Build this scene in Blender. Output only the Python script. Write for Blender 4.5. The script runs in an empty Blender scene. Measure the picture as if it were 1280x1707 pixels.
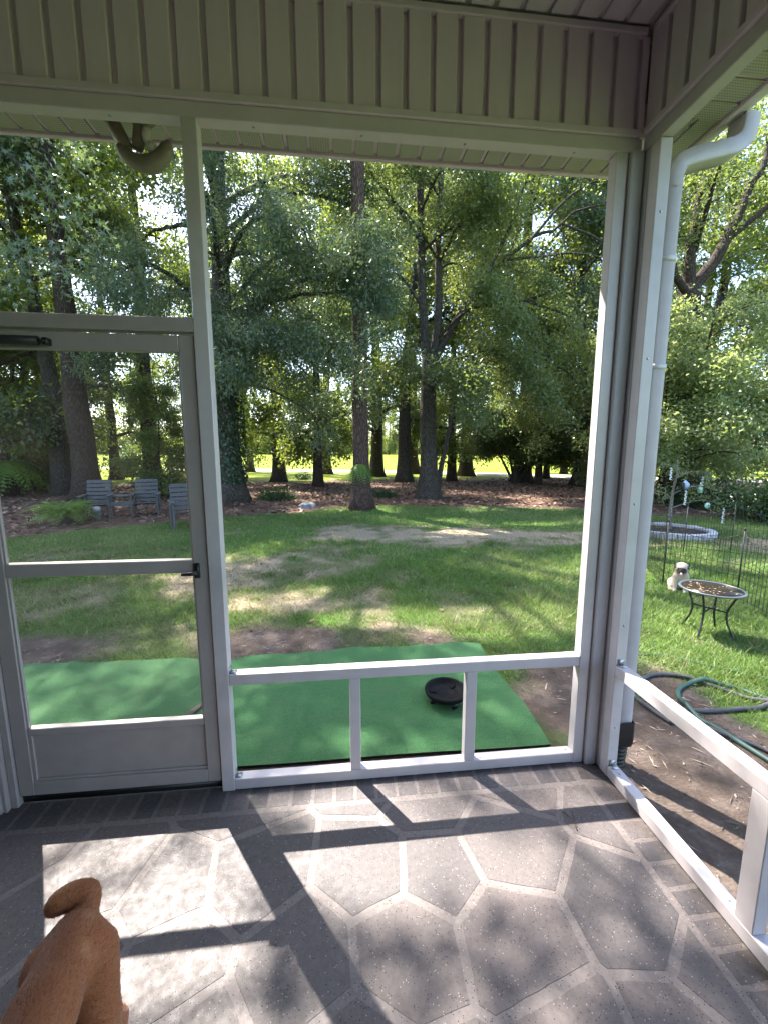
import bpy, bmesh, math, random
import numpy as np
from mathutils import Vector, Matrix

R = math.radians
scene = bpy.context.scene
COL = scene.collection

# ------------------------------------------------------------------ camera
cam_d = bpy.data.cameras.new('camera')
cam = bpy.data.objects.new('camera', cam_d)
COL.objects.link(cam)
cam.location = (0.0, 0.0, 1.52)
cam.rotation_euler = (R(90 - 8.26), 0.0, R(-6.0))
cam_d.sensor_fit = 'HORIZONTAL'
cam_d.sensor_width = 36.0
cam_d.lens = 36.0 * 683.0 / 1280.0
cam_d.clip_start = 0.02
cam_d.clip_end = 3000.0
scene.camera = cam

# ------------------------------------------------------------------ light
SUN_EL, SUN_AZ = 55.0, 34.5          # elevation; degrees left of straight ahead (+y)
SDIR = Vector((-math.sin(R(SUN_AZ)) * math.cos(R(SUN_EL)),
               math.cos(R(SUN_AZ)) * math.cos(R(SUN_EL)), math.sin(R(SUN_EL))))
world = bpy.data.worlds.new('World')
scene.world = world
world.use_nodes = True
wn = world.node_tree
bg = wn.nodes['Background']
sky = wn.nodes.new('ShaderNodeTexSky')
sky.sky_type = 'NISHITA'
sky.sun_disc = False
sky.sun_elevation = R(SUN_EL)
sky.sun_rotation = R(-SUN_AZ)
sky.air_density = 1.0
sky.dust_density = 1.6
sky.ozone_density = 1.0
wn.links.new(sky.outputs[0], bg.inputs[0])
bg.inputs[1].default_value = 0.15
sun_d = bpy.data.lights.new('sun', 'SUN')
sun_d.energy = 4.4
sun_d.angle = R(0.53)
sun_d.color = (1.0, 0.94, 0.86)
sun = bpy.data.objects.new('sun', sun_d)
COL.objects.link(sun)
sun.location = SDIR * 60
sun.rotation_euler = SDIR.to_track_quat('Z', 'Y').to_euler()

vs = scene.view_settings
vs.view_transform = 'Standard'
vs.look = 'None'
vs.gamma = 1.0
vs.use_curve_mapping = False
vs.exposure = 2.52
scene.cycles.use_denoising = True
scene.cycles.max_bounces = 6
scene.cycles.diffuse_bounces = 4
scene.cycles.use_adaptive_sampling = True
scene.cycles.adaptive_threshold = 0.02
scene.cycles.transparent_max_bounces = 16
scene.cycles.sample_clamp_indirect = 6.0

# ------------------------------------------------------------------ node helpers
def new_mat(name):
    m = bpy.data.materials.new(name)
    m.use_nodes = True
    m.node_tree.nodes.clear()
    return m

class NT:
    def __init__(s, mat):
        s.t = mat.node_tree
    def n(s, kind, **kw):
        nd = s.t.nodes.new('ShaderNode' + kind)
        for k, v in kw.items():
            setattr(nd, k, v)
        return nd
    def l(s, a, b):
        s.t.links.new(a, b)
    def pos(s, scale=(1, 1, 1), obj=False):
        if obj:
            g = s.n('TexCoord').outputs['Object']
        else:
            g = s.n('NewGeometry').outputs['Position']
        if tuple(scale) == (1, 1, 1):
            return g
        m = s.n('Mapping')
        m.inputs['Scale'].default_value = scale
        s.l(g, m.inputs['Vector'])
        return m.outputs[0]
    def noise(s, vec, scale, detail=4.0, rough=0.55):
        nd = s.n('TexNoise')
        nd.inputs['Scale'].default_value = scale
        nd.inputs['Detail'].default_value = detail
        nd.inputs['Roughness'].default_value = rough
        if vec is not None:
            s.l(vec, nd.inputs['Vector'])
        return nd.outputs['Fac']
    def ramp(s, fac, stops):
        nd = s.n('ValToRGB')
        el = nd.color_ramp.elements
        while len(el) < len(stops):
            el.new(0.5)
        for e, (p, c) in zip(el, stops):
            e.position = p
            e.color = (c[0], c[1], c[2], 1.0) if hasattr(c, '__len__') else (c, c, c, 1.0)
        s.l(fac, nd.inputs['Fac'])
        return nd.outputs['Color']
    def mix(s, fac, a, b, mode='MIX'):
        nd = s.n('Mix')
        nd.data_type = 'RGBA'
        nd.blend_type = mode
        for v, i in ((fac, 0), (a, 6), (b, 7)):
            if hasattr(v, 'is_output'):
                s.l(v, nd.inputs[i])
            elif i == 0:
                nd.inputs[0].default_value = v
            else:
                nd.inputs[i].default_value = (v[0], v[1], v[2], 1.0)
        return nd.outputs[2]
    def math(s, op, a, b=0.0, clamp=False):
        nd = s.n('Math')
        nd.operation = op
        nd.use_clamp = clamp
        for v, i in ((a, 0), (b, 1)):
            if hasattr(v, 'is_output'):
                s.l(v, nd.inputs[i])
            else:
                nd.inputs[i].default_value = v
        return nd.outputs[0]
    def bump(s, h, strength=0.3, dist=0.01):
        nd = s.n('Bump')
        nd.inputs['Strength'].default_value = strength
        nd.inputs['Distance'].default_value = dist
        s.l(h, nd.inputs['Height'])
        return nd.outputs[0]
    def bsdf(s, color, rough=0.5, normal=None, metal=0.0, spec=0.5):
        nd = s.n('BsdfPrincipled')
        for v, k in ((color, 'Base Color'), (rough, 'Roughness'), (metal, 'Metallic'), (spec, 'Specular IOR Level')):
            if hasattr(v, 'is_output'):
                s.l(v, nd.inputs[k])
            elif k == 'Base Color':
                nd.inputs[k].default_value = (v[0], v[1], v[2], 1.0)
            else:
                nd.inputs[k].default_value = v
        if normal is not None:
            s.l(normal, nd.inputs['Normal'])
        return nd.outputs[0]
    def out(s, sh):
        o = s.n('OutputMaterial')
        s.l(sh, o.inputs['Surface'])

def simple_mat(name, col, rough=0.5, var=0.12, scale=20.0, bump=0.15, bdist=0.002, metal=0.0, spec=0.5, dirt=None, stretch=(1, 1, 1), obj=False):
    m = new_mat(name); t = NT(m)
    p = t.pos(stretch, obj)
    nz = t.noise(p, scale, 5.0)
    lo = [c * (1 - var) for c in col]; hi = [min(1.0, c * (1 + var)) for c in col]
    c = t.ramp(nz, [(0.3, lo), (0.7, hi)])
    if dirt:
        d = t.noise(t.pos((1, 1, 1), obj), 3.1, 6.0, 0.65)
        c = t.mix(t.ramp(d, [(0.5, 0.0), (0.75, 0.55)]), c, dirt)
    nb = t.noise(p, scale * 4, 3.0)
    t.out(t.bsdf(c, rough, t.bump(nb, bump, bdist), metal, spec))
    return m

M = {}
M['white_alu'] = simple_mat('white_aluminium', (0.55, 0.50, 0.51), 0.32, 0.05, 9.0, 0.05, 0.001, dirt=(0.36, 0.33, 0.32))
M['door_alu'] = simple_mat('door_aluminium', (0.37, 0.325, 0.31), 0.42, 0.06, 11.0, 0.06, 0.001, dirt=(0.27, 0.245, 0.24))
M['header_alu'] = simple_mat('header_aluminium', (0.62, 0.515, 0.56), 0.36, 0.05, 9.0, 0.05, 0.001)  # pinker copy of the frame colour, cancels green light from lawn and rug
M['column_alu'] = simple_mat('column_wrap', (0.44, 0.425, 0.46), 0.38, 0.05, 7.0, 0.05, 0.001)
M['vinyl'] = simple_mat('cream_vinyl', (0.70, 0.545, 0.635), 0.55, 0.05, 14.0, 0.12, 0.001, stretch=(1, 1, .2))  # pink pushed into the cream against green bounce from the lawn
M['vinyl_ceiling'] = simple_mat('ceiling_vinyl', (0.60, 0.53, 0.555), 0.55, 0.05, 14.0, 0.12, 0.001)  # less pink copy, for boards that catch less green light
M['vinyl_side'] = simple_mat('side_vinyl', (0.64, 0.54, 0.585), 0.55, 0.05, 14.0, 0.12, 0.001, stretch=(1, 1, .2))  # copy tinted midway, for the weaker green light on the side beam
M['trim'] = simple_mat('cream_trim', (0.66, 0.525, 0.60), 0.5, 0.05, 14.0, 0.08, 0.001)  # pinked like the front boards to offset green bounce
M['black'] = simple_mat('black_plastic', (0.010, 0.010, 0.011), 0.5, 0.2, 30.0, 0.1, 0.001)
M['dull_black'] = simple_mat('dull_black_plastic', (0.008, 0.008, 0.009), 0.7, 0.2, 30.0, 0.1, 0.001, spec=0.15)
M['black_metal'] = simple_mat('black_powder_coat', (0.016, 0.014, 0.013), 0.45, 0.3, 40.0, 0.2, 0.001)
M['screw'] = simple_mat('zinc_screw', (0.45, 0.45, 0.46), 0.4, 0.1, 40.0, 0.1, 0.001, metal=0.8)
M['beige_fixture'] = simple_mat('beige_fixture', (0.20, 0.175, 0.13), 0.55, 0.15, 25.0, 0.1, 0.001)
M['sensor'] = simple_mat('sensor_dome', (0.62, 0.6, 0.52), 0.35, 0.03, 25.0, 0.0, 0.001)
M['roof'] = simple_mat('roof_shingle', (0.09, 0.085, 0.08), 0.9, 0.35, 12.0, 0.6, 0.01)
M['house_wall'] = simple_mat('house_siding', (0.30, 0.27, 0.23), 0.6, 0.05, 10.0, 0.1, 0.001)

def soffit_mat():
    m = new_mat('perforated_vinyl'); t = NT(m)
    p = t.pos((90.0, 90.0, 90.0))
    v = t.n('TexVoronoi'); v.feature = 'F1'
    v.inputs['Scale'].default_value = 1.0
    v.inputs['Randomness'].default_value = 0.0
    t.l(p, v.inputs['Vector'])
    c = t.ramp(v.outputs['Distance'], [(0.2, (0.09, 0.08, 0.065)), (0.36, (0.42, 0.385, 0.325))])
    t.out(t.bsdf(c, 0.55))
    return m
M['soffit'] = soffit_mat()

def coat_mat(name, col, seed):
    m = new_mat(name); t = NT(m)
    p = t.pos()
    big = t.noise(p, 2.3, 4.0)
    mid = t.noise(p, 60.0, 4.0, 0.7)
    c0 = t.ramp(mid, [(0.25, [x * 0.72 for x in col]), (0.75, [x * 1.28 for x in col])])
    c0 = t.mix(t.ramp(big, [(0.35, 0.0), (0.7, 0.35)]), c0, [x * 1.25 for x in col])
    v = t.n('TexVoronoi'); v.inputs['Scale'].default_value = 210.0
    t.l(p, v.inputs['Vector'])
    sep = t.n('SeparateColor'); t.l(v.outputs['Color'], sep.inputs[0])
    near = t.ramp(v.outputs['Distance'], [(0.30, 1.0), (0.42, 0.0)])
    wh = t.math('MULTIPLY', t.math('GREATER_THAN', sep.outputs[0], 0.962), near)
    bk = t.math('MULTIPLY', t.math('GREATER_THAN', sep.outputs[1], 0.90), near)
    c = t.mix(wh, c0, (0.30, 0.275, 0.262))
    c = t.mix(bk, c, (0.012, 0.012, 0.014))
    hh = t.math('ADD', t.noise(p, 260.0, 2.0), t.math('MULTIPLY', wh, 0.5))
    rg = t.ramp(t.noise(p, 35.0, 3.0), [(0.3, 0.42), (0.7, 0.68)])
    t.out(t.bsdf(c, rg, t.bump(hh, 0.35, 0.003), 0.0, 0.4))
    return m
M['stone'] = [coat_mat('coated_stone', (0.098, 0.083, 0.080), 1), coat_mat('coated_stone_dark', (0.082, 0.071, 0.070), 2), coat_mat('coated_stone_warm', (0.110, 0.090, 0.085), 3)]
M['grout'] = coat_mat('grout_line', (0.150, 0.126, 0.118), 4)

def screen_mat():
    m = new_mat('insect_screen'); t = NT(m)
    tr = t.n('BsdfTransparent')
    df = t.n('BsdfDiffuse'); df.inputs['Color'].default_value = (0.03, 0.03, 0.03, 1)
    tl = t.n('BsdfTranslucent'); tl.inputs['Color'].default_value = (0.05, 0.049, 0.047, 1)
    mx = t.n('MixShader'); mx.inputs[0].default_value = 0.6
    t.l(df.outputs[0], mx.inputs[1]); t.l(tl.outputs[0], mx.inputs[2])
    m2 = t.n('MixShader')
    nz = t.noise(t.pos(), 2.0, 3.0)
    t.l(t.ramp(nz, [(0.3, 0.08), (0.7, 0.12)]), m2.inputs[0])
    t.l(tr.outputs[0], m2.inputs[1]); t.l(mx.outputs[0], m2.inputs[2])
    t.out(m2.outputs[0])
    return m
M['screen'] = screen_mat()

def leaf_mat(name, c_lo, c_hi, t_lo, t_hi, trans=0.45, rough=0.45):
    m = new_mat(name); t = NT(m)
    at = t.n('Attribute'); at.attribute_name = 'tint'
    patch = t.noise(t.pos(), 0.7, 2.0)
    f = t.math('ADD', t.math('MULTIPLY', at.outputs['Fac'], 0.7), t.math('MULTIPLY', t.math('SUBTRACT', patch, 0.5), 1.1), clamp=True)
    c = t.mix(f, c_lo, c_hi)
    ct = t.mix(f, t_lo, t_hi)
    b = t.bsdf(c, rough, None, 0.0, 0.5)
    tl = t.n('BsdfTranslucent'); t.l(ct, tl.inputs['Color'])
    mx = t.n('MixShader'); mx.inputs[0].default_value = trans
    t.l(b, mx.inputs[1]); t.l(tl.outputs[0], mx.inputs[2])
    t.out(mx.outputs[0])
    return m
M['leaf_willow'] = leaf_mat('willow_oak_leaf', (0.054, 0.088, 0.052), (0.120, 0.156, 0.100), (0.10, 0.16, 0.04), (0.22, 0.28, 0.075), 0.36, 0.34)
M['leaf_oak'] = leaf_mat('oak_leaf', (0.066, 0.098, 0.042), (0.138, 0.166, 0.080), (0.17, 0.24, 0.045), (0.39, 0.43, 0.09), 0.45, 0.38)
M['leaf_gum'] = leaf_mat('sweetgum_leaf', (0.066, 0.100, 0.066), (0.135, 0.168, 0.115), (0.12, 0.19, 0.055), (0.25, 0.31, 0.10), 0.36, 0.22)
M['leaf_far'] = leaf_mat('woodland_leaf', (0.052, 0.080, 0.030), (0.115, 0.145, 0.055), (0.20, 0.29, 0.04), (0.47, 0.51, 0.07), 0.48, 0.38)
M['leaf_sunlit'] = leaf_mat('sunlit_leaf', (0.14, 0.185, 0.075), (0.28, 0.31, 0.16), (0.32, 0.40, 0.10), (0.58, 0.62, 0.22), 0.48, 0.26)  # raised leaf colour puts sunlight into these crowns
M['leaf_pine'] = leaf_mat('pine_needle', (0.030, 0.062, 0.030), (0.05, 0.09, 0.045), (0.05, 0.09, 0.02), (0.09, 0.14, 0.03), 0.25)
M['leaf_fern'] = leaf_mat('fern_leaf', (0.10, 0.19, 0.035), (0.20, 0.31, 0.06), (0.18, 0.34, 0.03), (0.32, 0.5, 0.07), 0.4, 0.5)
M['leaf_shrub'] = leaf_mat('shrub_leaf', (0.022, 0.048, 0.018), (0.05, 0.085, 0.03), (0.05, 0.11, 0.015), (0.11, 0.18, 0.03), 0.3, 0.4)

def bark_mat(name, lo, hi, vs=1.0):
    m = new_mat(name); t = NT(m)
    p = t.pos((20 * vs, 20 * vs, 3.4 * vs))
    a = t.noise(p, 1.6, 6.0, 0.65)
    v = t.n('TexVoronoi'); v.feature = 'DISTANCE_TO_EDGE'
    v.inputs['Scale'].default_value = 1.5
    t.l(p, v.inputs['Vector'])
    cr = t.ramp(v.outputs['Distance'], [(0.0, 0.0), (0.22, 1.0)])
    c = t.ramp(a, [(0.28, lo), (0.72, hi)])
    c = t.mix(cr, [x * 0.6 for x in lo], c)
    h = t.math('ADD', cr, t.math('MULTIPLY', a, 0.6))
    t.out(t.bsdf(c, 0.9, t.bump(h, 0.8, 0.02), 0.0, 0.2))
    return m
M['bark'] = bark_mat('oak_bark', (0.055, 0.046, 0.038), (0.13, 0.115, 0.10))
M['bark_pine'] = bark_mat('pine_bark', (0.070, 0.043, 0.034), (0.155, 0.103, 0.083))
M['bark_dark'] = bark_mat('dark_bark', (0.045, 0.032, 0.026), (0.105, 0.078, 0.062))
M['bark_pale'] = bark_mat('pale_bark', (0.22, 0.19, 0.16), (0.42, 0.38, 0.33), 3.0)

def ground_mat():
    m = new_mat('yard_ground'); t = NT(m)
    at = t.n('Attribute'); at.attribute_name = 'mask'
    sp = t.n('SeparateColor'); t.l(at.outputs['Color'], sp.inputs[0])
    p = t.pos()
    n1 = t.noise(p, 5.0, 8.0, 0.68); n2 = t.noise(p, 45.0, 6.0, 0.7); n3 = t.noise(p, 1.3, 4.0)
    fib = t.noise(t.pos((26, 90, 20)), 1.0, 5.0, 0.7)
    fib2 = t.noise(t.pos((90, 24, 20)), 1.0, 5.0, 0.7)
    dirt = t.ramp(n1, [(0.25, (0.056, 0.041, 0.032)), (0.5, (0.112, 0.084, 0.068)), (0.72, (0.225, 0.178, 0.150))])
    dirt = t.mix(t.ramp(n2, [(0.4, 0.0), (0.7, 0.6)]), dirt, (0.075, 0.055, 0.044))
    straw = t.ramp(fib, [(0.3, (0.14, 0.105, 0.070)), (0.5, (0.33, 0.255, 0.175)), (0.7, (0.46, 0.38, 0.28))])
    straw = t.mix(t.ramp(fib2, [(0.45, 0.0), (0.65, 0.6)]), straw, (0.26, 0.2, 0.13))
    grass = t.ramp(t.noise(p, 60.0, 5.0, 0.7), [(0.3, (0.030, 0.065, 0.012)), (0.5, (0.060, 0.120, 0.024)), (0.72, (0.11, 0.18, 0.045))])
    grass = t.mix(t.ramp(n3, [(0.4, 0.0), (0.75, 0.45)]), grass, (0.13, 0.15, 0.045))
    mulch = t.ramp(fib, [(0.3, (0.050, 0.030, 0.022)), (0.5, (0.14, 0.085, 0.062)), (0.72, (0.28, 0.19, 0.145))])
    mulch = t.mix(t.ramp(fib2, [(0.42, 0.0), (0.62, 0.7)]), mulch, (0.105, 0.062, 0.045))
    jit = t.math('MULTIPLY', t.math('SUBTRACT', n2, 0.5), 0.9)
    def th(o):
        return t.math('MULTIPLY', t.math('SUBTRACT', t.math('ADD', o, jit), 0.2), 1.6, clamp=True)
    c = t.mix(th(sp.outputs[1]), dirt, straw)
    grass = t.mix(at.outputs['Alpha'], grass, (0.135, 0.165, 0.013))
    c = t.mix(th(sp.outputs[0]), c, grass)
    c = t.mix(th(sp.outputs[2]), c, mulch)
    h = t.math('ADD', fib, n2)
    t.out(t.bsdf(c, 0.95, t.bump(h, 0.7, 0.02), 0.0, 0.1))
    return m
M['ground'] = ground_mat()
M['path'] = simple_mat('cart_path_concrete', (0.42, 0.38, 0.34), 0.9, 0.12, 2.0, 0.3, 0.005)

def blade_mat():
    m = new_mat('grass_blade'); t = NT(m)
    at = t.n('Attribute'); at.attribute_name = 'tint'
    at2 = t.n('Attribute'); at2.attribute_name = 'dry'
    g = t.mix(at.outputs['Fac'], (0.080, 0.164, 0.035), (0.190, 0.285, 0.072))
    d = t.mix(at.outputs['Fac'], (0.20, 0.165, 0.085), (0.40, 0.335, 0.21))
    c = t.mix(at2.outputs['Fac'], g, d)
    b = t.bsdf(c, 0.55, None, 0.0, 0.3)
    tl = t.n('BsdfTranslucent'); t.l(t.mix(0.35, c, (0.20, 0.30, 0.03)), tl.inputs['Color'])
    mx = t.n('MixShader'); mx.inputs[0].default_value = 0.35
    t.l(b, mx.inputs[1]); t.l(tl.outputs[0], mx.inputs[2])
    t.out(mx.outputs[0])
    return m
M['blade'] = blade_mat()

def tint_mat(name, lo, hi, rough=0.85):
    m = new_mat(name); t = NT(m)
    at = t.n('Attribute'); at.attribute_name = 'tint'
    t.out(t.bsdf(t.mix(at.outputs['Fac'], lo, hi), rough, None, 0, 0.2))
    return m
M['litter'] = tint_mat('leaf_litter', (0.070, 0.040, 0.028), (0.36, 0.245, 0.18))
M['twigs'] = tint_mat('yard_twigs', (0.06, 0.045, 0.035), (0.40, 0.33, 0.26))

def rug_mat():
    m = new_mat('artificial_turf'); t = NT(m)
    p = t.pos()
    a = t.noise(p, 130.0, 6.0, 0.8); b = t.noise(t.pos((9, 70, 14)), 1.0, 5.0, 0.7); d = t.noise(p, 4.0, 6.0, 0.7)
    c = t.ramp(a, [(0.32, (0.021, 0.082, 0.027)), (0.5, (0.045, 0.134, 0.045)), (0.68, (0.088, 0.195, 0.074))])
    c = t.mix(t.ramp(b, [(0.42, 0.0), (0.68, 0.45)]), c, (0.070, 0.172, 0.066))
    c = t.mix(t.ramp(d, [(0.5, 0.0), (0.72, 0.42)]), c, (0.095, 0.145, 0.066))
    t.out(t.bsdf(c, 0.8, t.bump(a, 0.8, 0.006), 0, 0.25))
    return m
M['rug'] = rug_mat()
M['rug_back'] = simple_mat('turf_backing', (0.015, 0.017, 0.016), 0.8)
M['grey_wood'] = simple_mat('weathered_grey_wood', (0.092, 0.090, 0.092), 0.85, 0.3, 3.0, 0.5, 0.004, stretch=(3, 22, 22))
M['grey_block'] = simple_mat('grey_edging_block', (0.40, 0.39, 0.41), 0.9, 0.2, 25.0, 0.7, 0.006)
M['soil'] = simple_mat('dark_soil', (0.035, 0.024, 0.018), 1.0, 0.5, 25.0, 0.9, 0.02)
M['rock'] = simple_mat('grey_rock', (0.17, 0.18, 0.19), 0.9, 0.35, 9.0, 0.8, 0.02)
M['pot'] = simple_mat('dark_pot', (0.07, 0.075, 0.085), 0.6, 0.2, 12.0, 0.2, 0.003)
M['hose_green'] = simple_mat('green_hose', (0.036, 0.082, 0.064), 0.5, 0.25, 12.0, 0.2, 0.002)
M['hose_dark'] = simple_mat('grey_hose', (0.060, 0.057, 0.060), 0.55, 0.25, 12.0, 0.2, 0.002)
M['tabletop'] = simple_mat('dark_glass_top', (0.020, 0.016, 0.010), 0.22, 0.2, 5.0, 0.0, 0.001, spec=0.12)
M['table_rim'] = simple_mat('table_rim', (0.075, 0.09, 0.10), 0.35, 0.1, 20.0, 0.05, 0.001)
M['white_plastic'] = simple_mat('white_spinner', (0.75, 0.77, 0.8), 0.3, 0.05, 20.0, 0.0, 0.001)
M['blue_plastic'] = simple_mat('blue_grey_ornament', (0.28, 0.36, 0.48), 0.4, 0.3, 40.0, 0.0, 0.001)
M['green_glass'] = simple_mat('pale_green_ornament', (0.35, 0.52, 0.42), 0.2, 0.2, 30.0, 0.0, 0.001)
M['strip'] = simple_mat('bare_wood_strip', (0.13, 0.095, 0.072), 0.8, 0.3, 8.0, 0.4, 0.003)

# ------------------------------------------------------------------ object helpers
def link(name, me, parent=None, mat=None):
    o = bpy.data.objects.new(name, me)
    COL.objects.link(o)
    if parent is not None:
        o.parent = parent
    if mat is not None and me is not None and not me.materials:
        me.materials.append(mat)
    return o

def tag(o, label=None, cat=None, group=None, kind=None):
    if label: o['label'] = label
    if cat: o['category'] = cat
    if group: o['group'] = group
    if kind: o['kind'] = kind
    return o

def thing(name, label, cat, loc=(0, 0, 0), rz=0.0, group=None):
    o = bpy.data.objects.new(name, None)
    COL.objects.link(o)
    o.empty_display_size = 0.1
    o.location = loc
    o.rotation_euler = (0, 0, rz)
    return tag(o, label, cat, group)

def np_mesh(name, v, f, smooth=False, attrs=None):
    """v (N,3); f an int array (F,k) or a list of such arrays"""
    fl = [np.asarray(a, np.int32) for a in (f if isinstance(f, list) else [f])]
    fl = [a for a in fl if len(a)]
    me = bpy.data.meshes.new(name)
    v = np.asarray(v, np.float32)
    me.vertices.add(len(v))
    me.vertices.foreach_set('co', v.ravel())
    li = np.concatenate([a.ravel() for a in fl])
    tot = np.concatenate([np.full(len(a), a.shape[1], np.int32) for a in fl])
    st = np.concatenate([[0], np.cumsum(tot)[:-1]]).astype(np.int32)
    me.loops.add(len(li))
    me.loops.foreach_set('vertex_index', li.astype(np.int32))
    me.polygons.add(len(tot))
    me.polygons.foreach_set('loop_start', st)
    me.polygons.foreach_set('loop_total', tot)
    if smooth:
        me.polygons.foreach_set('use_smooth', np.ones(len(tot), bool))
    for k, (typ, data) in (attrs or {}).items():
        a = me.attributes.new(k, typ, 'POINT')
        a.data.foreach_set('color' if typ == 'FLOAT_COLOR' else 'value', np.asarray(data, np.float32).ravel())
    me.update(calc_edges=True)
    return me

def box_mesh(name, sx, sy, sz, bevel=0.002, segs=1):
    bm = bmesh.new()
    bmesh.ops.create_cube(bm, size=1.0)
    bmesh.ops.scale(bm, vec=(sx, sy, sz), verts=bm.verts)
    if bevel > 0:
        bmesh.ops.bevel(bm, geom=list(bm.edges), offset=min(bevel, .45 * min(sx, sy, sz)), segments=segs, affect='EDGES', profile=0.5)
    me = bpy.data.meshes.new(name)
    bm.to_mesh(me); bm.free()
    return me

def bar(name, x, y, z, mat, parent, bevel=0.0025):
    """box between world limits; parent has no rotation"""
    c = ((x[0] + x[1]) / 2, (y[0] + y[1]) / 2, (z[0] + z[1]) / 2)
    me = box_mesh(name, x[1] - x[0], y[1] - y[0], z[1] - z[0], bevel)
    o = link(name, me, parent, mat)
    pl = parent.location if parent is not None else Vector((0, 0, 0))
    o.location = (c[0] - pl[0], c[1] - pl[1], c[2] - pl[2])
    return o

class MB:
    """collects loose pieces of ONE part"""
    def __init__(s):
        s.v, s.f3, s.f4, s.n = [], [], [], 0
    def add(s, v, f):
        v = np.asarray(v, float); f = np.asarray(f, np.int64) + s.n
        s.v.append(v); (s.f3 if f.shape[1] == 3 else s.f4).append(f); s.n += len(v)
    def box(s, c, size, rot=None):
        v = np.array([(x, y, z) for x in (-.5, .5) for y in (-.5, .5) for z in (-.5, .5)]) * np.array(size)
        if rot is not None:
            v = v @ np.array(rot.to_3x3()).T
        s.add(v + np.array(c), [(0, 1, 3, 2), (4, 6, 7, 5), (0, 4, 5, 1), (2, 3, 7, 6), (0, 2, 6, 4), (1, 5, 7, 3)])
    def tube(s, pts, rad, sides=8, cap=True, flat=None):
        pts = np.asarray(pts, float); n = len(pts)
        rad = np.broadcast_to(np.asarray(rad, float), (n,))
        tg = np.gradient(pts, axis=0); tg /= np.linalg.norm(tg, axis=1)[:, None] + 1e-9
        ref = np.array([0, 0, 1.0]) if abs(tg[0, 2]) < 0.9 else np.array([1.0, 0, 0])
        a = np.cross(tg[0], ref); a /= np.linalg.norm(a)
        A = []
        for i in range(n):
            a = a - tg[i] * (a @ tg[i]); a /= np.linalg.norm(a) + 1e-9
            A.append(a.copy())
        A = np.array(A); B = np.cross(tg, A)
        th = np.arange(sides) * 2 * np.pi / sides
        ring = (A[:, None] * np.cos(th)[None, :, None] + B[:, None] * np.sin(th)[None, :, None]) * rad[:, None, None]
        v = (pts[:, None] + ring).reshape(-1, 3)
        i = np.arange(n - 1)[:, None] * sides; j = np.arange(sides)[None]; k = (np.arange(sides) + 1) % sides
        f = np.stack([i + j, i + k[None], i + sides + k[None], i + sides + j], -1).reshape(-1, 4)
        base = s.n
        s.add(v, f)
        if cap:
            for e, r0 in ((0, 0), (1, (n - 1) * sides)):
                s.v.append(pts[[0 if e == 0 else n - 1]]); ci = s.n; s.n += 1
                jj = base + r0 + np.arange(sides); kk = base + r0 + k
                tri = np.stack([np.full(sides, ci), kk if e == 0 else jj, jj if e == 0 else kk], -1)
                s.f3.append(tri)
    def lathe(s, prof, c=(0, 0, 0), sides=32):
        prof = np.asarray(prof, float); n = len(prof)
        th = np.arange(sides) * 2 * np.pi / sides
        v = np.stack([prof[:, None, 0] * np.cos(th)[None], prof[:, None, 0] * np.sin(th)[None], np.repeat(prof[:, None, 1], sides, 1)], -1).reshape(-1, 3) + np.array(c)
        i = np.arange(n - 1)[:, None] * sides; j = np.arange(sides)[None]; k = ((np.arange(sides) + 1) % sides)[None]
        s.add(v, np.stack([i + j, i + k, i + sides + k, i + sides + j], -1).reshape(-1, 4))
    def mesh(s, name, smooth=False, attrs=None):
        fs = []
        if s.f4: fs.append(np.concatenate(s.f4))
        if s.f3: fs.append(np.concatenate(s.f3))
        return np_mesh(name, np.concatenate(s.v), fs, smooth, attrs)
    def build(s, name, mat, parent=None, smooth=False, off=(0, 0, 0)):
        s.v = [a - np.array(off) for a in s.v]
        return link(name, s.mesh(name, smooth), parent, mat)

def copy_tree(o, parent=None):
    c = o.copy(); COL.objects.link(c); c.parent = parent
    for ch in list(o.children):
        copy_tree(ch, c)
    return c

def vnoise(x, y, scale, seed=0):
    x = np.asarray(x, float) * scale; y = np.asarray(y, float) * scale
    xi = np.floor(x).astype(np.int64); yi = np.floor(y).astype(np.int64)
    fx = x - xi; fy = y - yi
    fx = fx * fx * (3 - 2 * fx); fy = fy * fy * (3 - 2 * fy)
    def hsh(a, b):
        hh = (a * 374761393 + b * 668265263 + seed * 974711) & 0xffffffff
        hh = ((hh ^ (hh >> 13)) * 1274126177) & 0xffffffff
        return ((hh ^ (hh >> 16)) & 0xffff) / 65535.0
    return (hsh(xi, yi) * (1 - fx) + hsh(xi + 1, yi) * fx) * (1 - fy) + (hsh(xi, yi + 1) * (1 - fx) + hsh(xi + 1, yi + 1) * fx) * fy

def fbm(x, y, scale, oct=4, seed=0):
    s = 0; a = 0.5; t = 0
    for i in range(oct):
        s = s + a * vnoise(x, y, scale * 2 ** i, seed + i * 17); t += a; a *= 0.5
    return s / t

def smooth_path(pts, n=12):
    p = [np.array(a, float) for a in pts]
    p = [2 * p[0] - p[1]] + p + [2 * p[-1] - p[-2]]
    out = []
    for i in range(1, len(p) - 2):
        for t in np.linspace(0, 1, n, endpoint=False):
            out.append(0.5 * ((2 * p[i]) + (-p[i - 1] + p[i + 1]) * t + (2 * p[i - 1] - 5 * p[i] + 4 * p[i + 1] - p[i + 2]) * t * t + (-p[i - 1] + 3 * p[i] - 3 * p[i + 1] + p[i + 2]) * t ** 3))
    out.append(p[-2])
    return np.array(out)

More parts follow.
